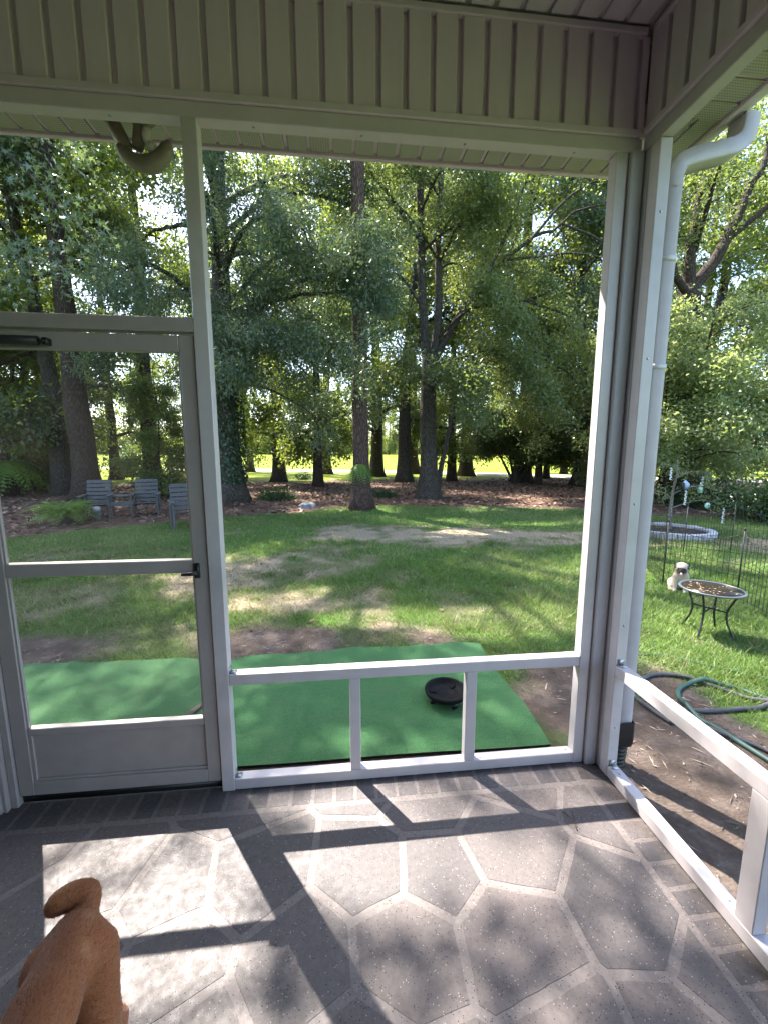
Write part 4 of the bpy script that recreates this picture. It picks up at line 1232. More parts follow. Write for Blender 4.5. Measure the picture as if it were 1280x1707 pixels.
for x, y, s in [(-13.2, 18.4, .9), (-15.8, 24.2, 1.2), (-19.5, 19.4, 1.1), (-22.5, 24, 1.2), (-6.6, 15.8, .5)]:
    place('e', x, y, s, 'young backlit sapling growing among the tall trunks', GS_, 'sapling')
GR_ = 'trees beyond the mulch bed on the downspout side'
for x, y, k, s in [(16, 17, 'a', .9), (20, 22, 'd', 1), (12.5, 24, 'c', .8), (26, 16, 'b', 1), (19, 12.5, 'a', .85), (31, 26, 'a', 1.1), (9.6, 19.2, 'c', .75), (25, 32, 'd', 1.1), (17, 30, 'c', 1.0), (8.4, 27, 'a', 1.15), (11.4, 18.6, 'd', .95), (14.2, 21.5, 'a', 1.05), (5.4, 31, 'b', 1.25), (9.6, 21.0, 'a', 1.2), (3.4, 22.0, 'd', 1.1)]:
    place(k, x, y, s, 'leafy tree beyond the mulch bed, seen through oak boughs', GR_)
GF_ = 'tree line beyond the bright field'
for i in range(26):
    x = -112 + i * 9.2 + rt.uniform(-3, 3)
    place(rt.choice('abcd'), x, rt.uniform(128, 145), rt.uniform(1.3, 1.7), 'distant tree in the line beyond the bright field', GF_)
for i in range(14):
    x = -95 + i * 15.5 + rt.uniform(-4, 4)
    place('e', x, rt.uniform(112, 120), rt.uniform(1.2, 1.9), 'low bushy tree at the foot of the far tree line', 'low trees along the far field edge', 'sapling')

GB_ = 'bushes along the foot of the far tree line'
def far_bushes():
    for i in range(30):
        x = -115 + i * 8.4 + rt.uniform(-2, 2); s = rt.uniform(5.5, 8.0)
        t = thing('shrub', 'dense distant bush at the foot of the far tree line', 'shrub', (x, rt.uniform(122, 130), ZG + 1.0), rt.uniform(0, 6.28), GB_); t.scale = (s, s, s * .95)
        link('stems', SH[3][0], t); link('foliage', SH[3][1], t)
# --- small multi-stemmed tree at the field edge
T = Tree(41)
for k, (dx, dy, hh) in enumerate([(-1.2, -.1, 2.0), (-.45, .2, 2.4), (.15, -.2, 2.6), (.75, .2, 2.5), (1.7, -.1, 1.9)]):
    p, rd = T.trunk([(0, 0, 0), (dx * .35, dy * .4, hh * .35), (dx * .75, dy, hh * .75), (dx * 1.3, dy * 1.4, hh * 1.25)], .085, .025, 8, .4, .2)
    T.auto(p, rd, .62, .99, 8, 1.2, .5, .3, 5, .6, 3)
plant_tree('crape_myrtle', 'small multi-stemmed tree fanning out at the edge of the bright field', 'tree', T, (8.85, 20.2, ZG), 'bark', 'leaf_oak', dict(OAK, nper=18, L=.12, W=.08))

# --- shrubs
def shrub_mesh(seed, n, rx, rz, L):
    k = np.random.default_rng(seed)
    T = Tree(seed)
    for i in range(26):
        a = k.uniform(0, 6.28); e = k.uniform(.1, 1.0); l = rx * k.uniform(.6, 1.05)
        d = np.array([math.cos(a) * math.sqrt(1 - e * e * .8), math.sin(a) * math.sqrt(1 - e * e * .8), e * rz / rx])
        T.w.tube([(0, 0, 0), d * l * .5, d * l], [.012, .008, .004], 4, False)
        for u in (.35, .55, .75, .95):
            T.anch.append(d * l * u); T.adir.append(unit(d))
    v, f, ti = T.leaves(n, .13 * rx / .6, L, L * .5, .5, .2)
    return T.w.mesh('stems', True), np_mesh('foliage', v, f, False, {'tint': ('FLOAT', ti)})
SH = [shrub_mesh(51, 56, .75, .7, .075), shrub_mesh(52, 60, .6, .5, .07), shrub_mesh(53, 56, .9, 1.2, .09), shrub_mesh(54, 60, .9, 1.2, .10)]
for q, (st, fo) in enumerate(SH):
    st.materials.append(M['bark_dark']); fo.materials.append(M['leaf_far' if q == 3 else 'leaf_shrub'])
far_bushes()
def shrub(i, x, y, s, label, group=None):
    t = thing('shrub', label, 'shrub', (x, y, ZG - .02), rt.uniform(0, 6.28), group); t.scale = (s, s, s)
    link('stems', SH[i][0], t); link('foliage', SH[i][1], t)
shrub(1, -2.2, 14.0, 1.0, 'low dark shrub between the ivy-clad trunk and the grey stone')
shrub(2, 9.9, 8.5, 1.15, 'dense dark green shrub at the far end of the lawn by the wire pen')
shrub(0, 10.3, 10.6, 1.3, 'arching green shrub in the mulch above the dense garden shrub')
shrub(1, 1.5, 14.4, .7, 'tiny green shrub in the mulch just past the pine base')
GU = 'undergrowth shrubs in the wood'
for x, y, i, s in [(-12.8, 19.8, 0, 1.2), (-6.6, 18.4, 1, 1.0), (-15.5, 22, 2, 1.4), (-18, 27, 2, 1.6), (-2.2, 24.8, 0, .8), (-14, 30, 2, 1.8), (3.9, 24.6, 0, .7)]:
    shrub(i, x, y, s, 'leafy undergrowth shrub between the trunks', GU)

# ================================================================== PROPS
# ---- artificial turf rug
def rug():
    nx_, ny_ = 190, 70
    u = np.linspace(0, 1, nx_); w = np.linspace(0, 1, ny_)
    U, Wd = np.meshgrid(u, w, indexing='xy')
    xr = 1.14 + 0.0 * Wd
    x = -2.45 + U * 3.58 + .012 * np.sin(Wd * 7) * (U > .5)
    back = 3.14 + .03 * np.sin(x * 2.3 + .6) + .012 * np.sin(x * 7.3) - .13 * np.exp(-((x + .95) / .11) ** 2) + .03 * (fbm(x, 0 * x, 2.0, 3, 8) - .5)
    front = 1.985 - .03 * U + .004 * np.sin(x * 5)
    y = front + (back - front) * Wd
    rd = np.abs(fbm(x * 1.0, y * .35, 1.6, 3, 44) - .5)
    wr = .022 * np.exp(-(rd / .035) ** 2) * fbm(x, y, .8, 2, 60) * np.clip((y - front) / .25, 0, 1)
    z = ZG + .020 + wr + .012 * fbm(x, y, 2.2, 3, 66) * np.clip((y - front) / .25, 0, 1) + .022 * np.exp(-((y - back) / .10) ** 2) * fbm(x, y, 3.5, 2, 3)
    P = np.stack([x, y, z], -1).reshape(-1, 3); B = P.copy(); B[:, 2] -= .010
    n = nx_ * ny_
    idx = (np.arange(ny_ - 1)[:, None] * nx_ + np.arange(nx_ - 1)[None]).ravel()
    top = np.stack([idx, idx + 1, idx + nx_ + 1, idx + nx_], 1); bot = top[:, ::-1] + n
    per = np.concatenate([np.arange(nx_), np.arange(1, ny_) * nx_ + nx_ - 1, (ny_ - 1) * nx_ + np.arange(nx_ - 2, -1, -1), np.arange(ny_ - 2, 0, -1) * nx_])
    q = np.roll(per, -1)
    skirt = np.stack([per, per + n, q + n, q], 1)
    t = thing('turf_rug', 'green artificial turf rug laid outside the screen door', 'rug', (-.65, 2.5, ZG))
    off = np.array(t.location)
    link('pile', np_mesh('pile', P - off, top, True), t, M['rug'])
    link('backing', np_mesh('backing', np.concatenate([P - off - [0, 0, .0006], B - off]), np.concatenate([bot, skirt])), t, M['rug_back'])
rug()

st = thing('wood_strip', 'thin bare wood strip lying across the turf rug outside the door', 'strip', (-.905, 2.47, ZG + .045), R(-32))
mb = MB(); mb.box((0, 0, 0), (.020, .34, .010), Matrix.Rotation(R(3), 4, 'X')); mb.box((.016, -.03, .002), (.008, .2, .006), Matrix.Rotation(R(7), 4, 'Z')); mb.build('strip_board', M['strip'], st)

# ---- black round stand on the rug
bs = thing('plant_caddy', 'round black plastic plant caddy on the green turf rug', 'plant caddy', (.655, 2.40, ZG + .030), .3)
bs.scale = (1.12, 1.12, .85)
mb = MB()
mb.lathe([(.098, .05), (.104, .048), (.118, .062), (.124, .084), (.1215, .096), (.113, .098), (.108, .090), (.102, .068), (.094, .062), (.09, .058), (.06, .056), (.052, .060), (.049, .055), (.0, .053), (.0, .045), (.06, .044), (.098, .05)], (0, 0, 0), 48); mb.build('dish', M['dull_black'], bs, True)
for k in range(3):
    a = k * 2.0944 + .5
    mb = MB(); mb.box((math.cos(a) * .079, math.sin(a) * .079, .062), (.045, .02, .010), Matrix.Rotation(a, 4, 'Z')); mb.build('rib', M['dull_black'], bs)
for k in range(4):
    a = k * 1.5708
    mb = MB(); c = np.array([math.cos(a) * .085, math.sin(a) * .085, .02]); mb.tube([c + [0, -.009, 0], c + [0, .009, 0]], .022, 14); mb.tube([c, c + [0, 0, .03]], .008, 8); mb.build('caster', M['black'], bs)

# ---- slatted grey garden seats
def seat_unit(t, cx, w=.56):
    def sl(name, c, size, rx=0):
        me = box_mesh(name, *size, .006); o = link(name, me, t, M['grey_wood']); o.location = c; o.rotation_euler = (rx, 0, 0); return o
    for i in range(6):
        zz_ = .34 + i * .098; sl('back_slat', (cx, .24 + (zz_ - .34) * .32, zz_ + .05), (w - .08, .02, .086), R(-18))
    for s_ in (-1, 1):
        sl('back_post', (cx + s_ * (w / 2 - .06), .34, .60), (.045, .03, .66), R(-18))
    for i in range(5):
        sl('seat_slat', (cx, -.22 + i * .098, .355 - i * .016), (w - .04, .086, .02), R(-9))
    for s_ in (-1, 1):
        sl('leg', (cx + s_ * (w / 2 - .015), -.24, .28), (.035, .08, .56)); sl('leg', (cx + s_ * (w / 2 - .015), .22, .26), (.035, .08, .52))
        sl('arm', (cx + s_ * (w / 2 - .01), -.02, .572), (.10, .64, .022))
        sl('side_rail', (cx + s_ * (w / 2 - .045), .0, .31), (.024, .56, .07), R(-9))
bn = thing('garden_bench', 'weathered grey double-seat bench with a small shelf between the seats', 'bench', (-5.42, 10.75, ZG + .02), R(17))
seat_unit(bn, -.52, .60); seat_unit(bn, .52, .60)
for i in range(4):
    me = box_mesh('shelf_slat', .44, .1, .02, .005); o = link('shelf_slat', me, bn, M['grey_wood']); o.location = (0, -.16 + i * .11, .545)
me = box_mesh('front_rail', .44, .025, .10, .005); o = link('front_rail', me, bn, M['grey_wood']); o.location = (0, -.24, .36)
ch = thing('slatted_chair', 'pale blue-grey slatted garden chair seen against the door stile', 'chair', (-3.36, 9.25, ZG + .01), R(28))
seat_unit(ch, 0, .58)

# ---- ferns
def fern_mesh(seed, nfr, L, droop, rise):
    k = np.random.default_rng(seed); V, F, Tn, n0 = [], [], [], 0
    for i in range(nfr):
        a = i * 2.39996 + k.normal(0, .2); l = L * k.uniform(.65, 1.1); rs = rise * k.uniform(.5, 1.3)
        u = np.linspace(0, 1, 16)
        h = np.array([math.cos(a), math.sin(a), 0]); sd = np.array([-math.sin(a), math.cos(a), 0])
        p = h * (l * u)[:, None] * .85 + np.outer(l * (rs * u - droop * u * u), UP) + sd * (k.normal(0, .06) * l * u * u)[:, None]
        for j in range(1, 16):
            wl = l * .20 * math.sin(math.pi * min(1, .12 + u[j] * .88)) ** .8 + .01
            d = unit(p[j] - p[j - 1])
            for s_ in (-1, 1):
                tip = p[j] + sd * s_ * wl + d * wl * .35 - UP * wl * .25
                q = p[j] + d * l * .045
                V += [p[j] - d * .004, p[j] * .5 + tip * .5 + d * l * .02, tip, p[j] * .55 + tip * .45 - d * l * .018]
                F += [(n0, n0 + 1, n0 + 2), (n0, n0 + 2, n0 + 3)]; n0 += 4
                Tn += [k.random()] * 4
    return np_mesh('fronds', np.array(V), np.array(F), False, {'tint': ('FLOAT', np.array(Tn))})
fp = thing('potted_fern', 'bushy fern in a dark pot on the mulch beside the grey bench', 'fern', (-6.15, 9.75, ZG + .02))
mb = MB(); mb.lathe([(0, 0), (.14, 0), (.19, .26), (.205, .26), (.205, .29), (.18, .29), (.17, .24), (0, .24)], (0, 0, 0), 24); mb.build('pot', M['pot'], fp, True)
o = link('fronds', fern_mesh(1, 90, .85, .62, .72), fp, M['leaf_fern']); o.location = (0, 0, .26)
ur = thing('garden_urn', 'small grey and white urn tucked between fern and bench', 'urn', (-5.66, 10.1, ZG - .02))
ur.scale = (.75, .75, .75)
mb = MB(); mb.lathe([(0, 0), (.12, 0), (.13, .03), (.08, .08), (.14, .18), (.19, .32), (.16, .42), (.19, .46), (.16, .47), (.13, .42), (0, .40)], (0, 0, 0), 24); mb.build('urn_body', M['pot'], ur, True)
mb = MB(); mb.lathe([(0, .36), (.10, .40), (.12, .46), (.08, .53), (0, .55)], (.04, -.08, 0), 16); mb.build('finial', M['grey_block'], ur, True)
f2 = thing('mounted_fern', 'bright green fern hanging on the trunk at the edge of the view', 'fern', (-11.6, 15.66, 1.15))
o = link('fronds', fern_mesh(2, 90, 1.4, 1.1, .5), f2, M['leaf_fern'])
mb = MB(); mb.lathe([(0, -.34), (.16, -.3), (.24, -.05), (.22, .0), (0, 0)], (0, 0, 0), 20); mb.build('basket', M['pot'], f2, True)
f3 = thing('mounted_fern', 'drooping fern fixed to the pine trunk at chest height', 'fern', (.53, 11.27, 1.18))
o = link('fronds', fern_mesh(3, 70, .52, 1.35, .40), f3, M['leaf_fern'])
mb = MB(); mb.lathe([(0, -.2), (.1, -.18), (.15, -.03), (.14, .0), (0, 0)], (0, .06, 0), 20); mb.build('basket', M['pot'], f3, True)

# ---- grey stone by the lawn edge
k = np.random.default_rng(8)
bm = bmesh.new(); bmesh.ops.create_icosphere(bm, subdivisions=4, radius=1.0)
for v in bm.verts:
    c = v.co
    d = 1 + .22 * (float(fbm(np.array([c.x * 1.3 + 5]), np.array([c.y * 1.3 + c.z * 1.7]), 1.0, 3, 2)[0]) - .5) * 2 + .05 * math.sin(c.x * 9) * math.sin(c.y * 8)
    v.co = Vector((c.x * .27 * d, c.y * .2 * d, c.z * .15 * d if c.z > 0 else c.z * .08))
for f in bm.faces: f.smooth = True
me = bpy.data.meshes.new('garden_stone'); bm.to_mesh(me); bm.free()
o = link('garden_stone', me, None, M['rock']); o.location = (-.97, 12.0, ZG + .05)
tag(o, 'rounded grey stone on the bare strip behind the lawn, beside the pine', 'stone')

# ---- ring planter with young tree
rp = thing('ring_planter', 'round planter ring of grey edging blocks around the young tree', 'planter', (6.60, 7.47, ZG))
nb = 22
bmsh = [box_mesh('edging_block', .19, .12, .115, .016, 2) for _ in range(3)]
for m_ in bmsh:
    for v in m_.vertices: v.co += Vector((rt.uniform(-.006, .006), rt.uniform(-.006, .006), rt.uniform(-.005, .005)))
for i in range(nb):
    a = i * 2 * math.pi / nb
    o = link('edging_block', bmsh[i % 3], rp, M['grey_block']); o.location = (math.cos(a) * .67, math.sin(a) * .67, .055 + rt.uniform(-.006, .006)); o.rotation_euler = (rt.uniform(-.03, .03), rt.uniform(-.03, .03), a + math.pi / 2 + rt.uniform(-.05, .05))
mb = MB(); mb.lathe([(.64, 0), (.62, .06), (.4, .08), (.2, .085), (.0, .09)], (0, 0, 0), 40); mb.build('soil', M['soil'], rp, True)
b = (6.56, 7.49, ZG + .08); T = Tree(61); YS = (6.76, 7.74, ZG + .08)
T.trunk(L_(YS, (6.76, 7.74, 0), (6.77, 7.75, .4), (6.80, 7.77, .78), (6.87, 7.8, 1.08), (6.86, 7.8, 1.38)), .042, .010, 8, .5, .12)
BR = [[(6.80, 7.77, .80), (6.78, 7.7, .98), (6.70, 7.65, 1.18), (6.57, 7.6, 1.30)], [(6.77, 7.75, .42), (7.1, 7.7, .53), (7.42, 7.7, .57), (7.95, 7.7, .45)],
      [(6.77, 7.75, .55), (6.6, 7.7, .70), (6.35, 7.7, .77), (6.1, 7.6, .74)], [(6.84, 7.79, 1.0), (7.1, 7.8, 1.13), (7.4, 7.85, 1.12), (7.6, 7.85, 1.05)], [(6.79, 7.77, .7), (7.0, 7.6, .85), (7.2, 7.5, .86), (7.35, 7.4, .8)]]
for q in BR:
    T.limb(L_(YS, *q), .016, .004, 7, .26, .3, .3, 2, sides=5)
plant_tree('young_tree', 'young pale-barked sapling with sparse leaves in the block ring', 'tree', T, b, 'bark_pale', 'leaf_oak', dict(nper=2, sig=.06, L=.06, W=.03, up=.5, droop=.3))
def spiral(label, x, y, z, L):
    t = thing('wind_spinner', label, 'ornament', (x, y, z))
    n = 40; u = np.linspace(0, 1, n); a = u * 2 * np.pi * 3.5
    r_ = .022
    v = np.concatenate([np.stack([np.cos(a) * r_, np.sin(a) * r_, -u * L], 1), np.stack([-np.cos(a) * r_, -np.sin(a) * r_, -u * L - .01], 1)])
    i = np.arange(n - 1)
    link('ribbon', np_mesh('ribbon', v, np.stack([i, i + 1, i + n + 1, i + n], 1), True), t, M['white_plastic'])
    mb = MB(); mb.tube([(0, 0, .08), (0, 0, 0)], .002, 4); mb.build('string', M['black'], t)
spiral('white spiral spinner on the sapling branch nearest the downspout', 6.37, 7.35, 1.24, .24)
spiral('white spiral spinner hanging from the far upper branch of the sapling', 7.30, 7.60, 1.05, .26)
spiral('white spiral spinner hanging under the blue ornament by the sapling trunk', 6.73, 7.35, .80, .30)
spiral('white spiral spinner hanging lowest at the tip of the long branch', 7.70, 7.45, .42, .32)
og = thing('hanging_ornament', 'blue and black glossy ornament hanging beside the sapling trunk', 'ornament', (6.70, 7.37, .88))
og.scale = (.75, .75, .75)
mb = MB(); mb.lathe([(0, .14), (.03, .12), (.09, .05), (.10, 0), (.06, -.08), (0, -.1)], (.02, 0, 0), 14); mb.build('body', M['blue_plastic'], og, True)
mb = MB(); mb.lathe([(0, .1), (.04, .06), (.05, 0), (.03, -.14), (0, -.16)], (-.07, -.03, 0), 12); mb.build('black_half', M['black'], og, True)  # black body set against the blue one
og = thing('hanging_ornament', 'pale green glass ornament dangling from the middle branch', 'ornament', (6.98, 7.30, .85))
mb = MB(); mb.lathe([(0, .1), (.012, .09), (.014, .05), (.04, .0), (.042, -.11), (0, -.12)], (0, 0, 0), 14); mb.build('bottle', M['green_glass'], og, True)
mb = MB(); mb.tube([(0, 0, .1), (0, 0, .17)], .002, 4); mb.build('string', M['black'], og)
og = thing('hanging_ornament', 'flat pale disc ornament hanging under the long branch', 'ornament', (7.30, 7.43, .47))
mb = MB(); mb.tube([(0, -.004, 0), (0, .004, 0)], .06, 24); mb.build('disc', M['green_glass'], og)
mb = MB(); mb.tube([(0, 0, .06), (0, 0, .14)], .002, 4); mb.build('string', M['black'], og)

# ---- bistro table
bt = thing('side_table', 'small round black patio table with curved legs on the grass', 'table', (3.265, 3.185, ZG + .01), R(8))
bt.scale = (.95, .95, .97)
TH = .425
mb = MB(); mb.lathe([(0, TH - .004), (.235, TH - .004), (.235, TH + .001), (0, TH + .001)], (0, 0, 0), 48); mb.build('table_top', M['tabletop'], bt, False)
mb = MB(); a = np.linspace(0, 2 * np.pi, 49)
mb.lathe([(.234, TH - .008), (.252, TH - .010), (.258, TH - .002), (.252, TH + .006), (.236, TH + .004), (.234, TH - .008)], (0, 0, 0), 48); mb.build('rim', M['table_rim'], bt, True)
for k in range(4):
    a = k * math.pi / 2 + R(20); d = np.array([math.cos(a), math.sin(a), 0])
    mb = MB(); mb.tube(smooth_path([d * .205 + UP * (TH - .01), d * .165 + UP * .33, d * .135 + UP * .235, d * .145 + UP * .14, d * .185 + UP * .05, d * .205 + UP * 0.0], 5), .0095, 8); mb.build('leg', M['black_metal'], bt, True)
for k in range(2):
    a = k * math.pi / 2 + R(20); d = np.array([math.cos(a), math.sin(a), 0])
    mb = MB(); mb.tube([d * .135 + UP * (.225 + k * .012), -d * .135 + UP * (.225 + k * .012)], .007, 8); mb.build('cross_bar', M['black_metal'], bt, True)

k = np.random.default_rng(17); n = 46  # golden flakes added for the leaf reflections speckling the top
rr_ = .21 * np.sqrt(k.random(n)); aa = k.uniform(0, 6.28, n); c = np.stack([rr_ * np.cos(aa), rr_ * np.sin(aa), np.full(n, TH + .004)], 1)
d_ = k.uniform(0, 6.28, n); u = np.stack([np.cos(d_), np.sin(d_), k.normal(0, .2, n)], 1) * k.uniform(.006, .016, (n, 1)); w = np.stack([-np.sin(d_), np.cos(d_), k.normal(0, .2, n)], 1) * k.uniform(.003, .008, (n, 1))
v = np.stack([c - u, c - w, c + u, c + w], 1).reshape(-1, 3); i = np.arange(n)[:, None] * 4
o = link('leaf_specks', np_mesh('leaf_specks', v, np.concatenate([i + [0, 1, 2], i + [0, 2, 3]]), False, {'tint': ('FLOAT', np.repeat(k.uniform(.4, 1, n), 4))}), bt, M['litter']); o['kind'] = 'stuff'

# ---- wire pen
wf = thing('wire_pen', 'low black wire garden fence panels beside the pug', 'fence', (4.5, 4.6, ZG))
FP = [(4.20, 2.60), (4.13, 3.30), (4.27, 3.86), (3.90, 4.46), (4.30, 5.30), (5.42, 5.85), (6.28, 5.88), (6.75, 5.2)]
off = np.array([4.5, 4.6, 0])
for q in FP:
    c = np.array([q[0], q[1], 0]) - off
    mb = MB(); mb.tube([c + [0, 0, -.05], c + [0, 0, .80]], .008, 8); mb.tube([c + [0, 0, .80], c + [0, 0, .83]], [.011, .006], 8); mb.build('post', M['black_metal'], wf)
for (a, b_) in zip(FP[:-1], FP[1:]):
    A_ = np.array([a[0], a[1], 0]) - off; B_ = np.array([b_[0], b_[1], 0]) - off
    L = np.linalg.norm(B_ - A_); n = max(6, int(L / .05)); mb = MB()
    sag = lambda u: .76 - .10 * math.sin(math.pi * u)
    for i in range(1, n):
        u = i / n; c = A_ + (B_ - A_) * u
        mb.tube([c + [0, 0, -.02], c + [0, 0, sag(u)]], .0032, 3, False)
    for hz in (.06, .18, .30, .42, .54):
        mb.tube([A_ + [0, 0, hz], B_ + [0, 0, hz]], .0032, 3, False)
    mb.tube([A_ + (B_ - A_) * u + np.array([0, 0, sag(u)]) for u in np.linspace(0, 1, 12)], .003, 4, False)
    mb.build('wire_panel', M['black_metal'], wf)

# ---- garden hoses
def hose(name, label, pts, r, mat):
    p = smooth_path([(a[0], a[1], 0) for a in pts], 10)
    p[:, 2] = ground_z(p[:, 0], p[:, 1]) + r * .9
    for a in pts:
        pass
    zz_ = np.interp(np.linspace(0, 1, len(p)), np.linspace(0, 1, len(pts)), [a[2] if len(a) > 2 else 0 for a in pts])
    p[:, 2] += zz_
    base = p[0].copy()
    mb = MB(); mb.tube(p - base, r, 10)
    o = mb.build(name, M[mat], None, True); o.location = base
    tag(o, label, 'hose')
hose('garden_hose', 'green garden hose looping over the dirt beside the screen frame', [(3.3, 1.9), (2.95, 2.05), (2.78, 2.22), (2.71, 2.34), (2.62, 2.42), (2.52, 2.44, .03), (2.39, 2.43), (2.27, 2.37), (2.20, 2.28), (2.16, 2.18, .025), (2.15, 2.07), (2.18, 1.98), (2.20, 1.86), (2.22, 1.73), (2.26, 1.4), (2.4, 1.0)], .0145, 'hose_green')
hose('garden_hose', 'grey-black garden hose curving from the downspout across the dirt', [(1.955, 2.06), (1.93, 2.2), (1.93, 2.36), (2.04, 2.48), (2.14, 2.53), (2.24, 2.57), (2.37, 2.56), (2.46, 2.50, .01), (2.52, 2.43), (2.60, 2.34), (2.66, 2.24), (2.74, 2.17, .02), (2.62, 2.14), (2.50, 2.14), (2.29, 2.14), (2.15, 2.165), (2.06, 2.2)], .0145, 'hose_dark')
hose('garden_hose', 'thin dull hose lying across the grass behind the looped hoses', [(1.9, 2.92), (2.34, 2.88), (2.60, 2.81), (2.79, 2.65), (2.93, 2.54), (3.06, 2.44), (3.3, 2.2)], .009, 'hose_green')
hose('garden_hose', 'dark hose end running beside the green one toward the picket', [(2.12, 2.02), (2.18, 1.93), (2.29, 1.79), (2.36, 1.5), (2.5, 1.1)], .013, 'hose_dark')

# ================================================================== DOGS
def surface_nets(fn, lo, hi, h):
    lo = np.array(lo, float); n = np.ceil((np.array(hi) - lo) / h).astype(int) + 1
    gx_, gy_, gz_ = [lo[i] + np.arange(n[i]) * h for i in range(3)]
    G = np.stack(np.meshgrid(gx_, gy_, gz_, indexing='ij'), -1)
    D = fn(G.reshape(-1, 3)).reshape(n)
    cs = np.zeros(n - 1); cnt = np.zeros(n - 1); acc = np.zeros(tuple(n - 1) + (3,))
    offs = [(i, j, k) for i in (0, 1) for j in (0, 1) for k in (0, 1)]
    def sub(o): return D[o[0]:n[0] - 1 + o[0], o[1]:n[1] - 1 + o[1], o[2]:n[2] - 1 + o[2]]
    for ax in range(3):
        for o in offs:
            if o[ax] == 1: continue
            o2 = list(o); o2[ax] = 1
            a, b_ = sub(o), sub(o2); m = (a < 0) != (b_ < 0)
            t = np.where(m, a / np.where(m, a - b_, 1), 0)
            cnt += m
            for q in range(3):
                acc[..., q] += m * (o[q] + (t if q == ax else 0))
    act = cnt > 0
    idx = -np.ones(n - 1, int); idx[act] = np.arange(act.sum())
    ijk = np.argwhere(act)
    V = lo + (ijk + acc[act] / cnt[act][:, None]) * h
    F = []
    for ax in range(3):
        u, w = [(1, 2), (2, 0), (0, 1)][ax]
        sl0 = [slice(None)] * 3; sl1 = [slice(None)] * 3
        sl0[ax] = slice(0, n[ax] - 1); sl1[ax] = slice(1, n[ax])
        a, b_ = D[tuple(sl0)], D[tuple(sl1)]
        e = np.argwhere((a < 0) != (b_ < 0))
        e = e[(e[:, u] > 0) & (e[:, w] > 0) & (e[:, u] < n[u] - 1) & (e[:, w] < n[w] - 1)]
        neg = a[tuple(e.T)] < 0
        def at(du, dw):
            q = e.copy(); q[:, u] += du; q[:, w] += dw; return idx[tuple(q.T)]
        q = np.stack([at(-1, -1), at(0, -1), at(0, 0), at(-1, 0)], 1)
        q[~neg] = q[~neg][:, ::-1]
        F.append(q)
    return V, np.concatenate(F)

def capsule_field(caps, k):
    """smooth union of tapered capsules: (p0, r0, p1, r1[, flatten axis scale])"""
    def fn(P):
        d = None
        for c in caps:
            a, ra, b_, rb = np.array(c[0], float), c[1], np.array(c[2], float), c[3]
            sc = np.array(c[4], float) if len(c) > 4 else np.ones(3)
            Q = (P - a) / sc; ab = (b_ - a) / sc
            t = np.clip((Q @ ab) / (ab @ ab + 1e-9), 0, 1)
            e = (np.linalg.norm(Q - t[:, None] * ab, axis=1) - (ra + (rb - ra) * t)) * sc.min()
            if d is None: d = e
            else:
                h_ = np.clip(.5 + .5 * (d - e) / k, 0, 1); d = d * (1 - h_) + e * h_ - k * h_ * (1 - h_)
        return d
    return fn

def fur_mat(name, fibre=300.0):
    m = new_mat(name); t = NT(m)
    at = t.n('Attribute'); at.attribute_name = 'coat'
    nz = t.noise(t.pos((1, 1, .35), True), fibre, 4.0, 0.7); n2 = t.noise(t.pos((1, 1, 1), True), 14.0, 3.0)
    c = t.mix(t.ramp(nz, [(0.3, 0.0), (0.75, 0.30)]), at.outputs['Color'], (0.0, 0.0, 0.0))
    c = t.mix(t.ramp(n2, [(0.4, 0.0), (0.8, 0.25)]), c, (0.30, 0.16, 0.08), 'SOFT_LIGHT')
    b = t.n('BsdfPrincipled'); t.l(c, b.inputs['Base Color']); b.inputs['Roughness'].default_value = .62
    b.inputs['Specular IOR Level'].default_value = .3
    b.inputs['Sheen Weight'].default_value = .25; b.inputs['Sheen Roughness'].default_value = .4
    t.l(t.bump(nz, .5, .002), b.inputs['Normal'])
    t.out(b.outputs[0])
    return m
M['fur'] = fur_mat('short_coat')

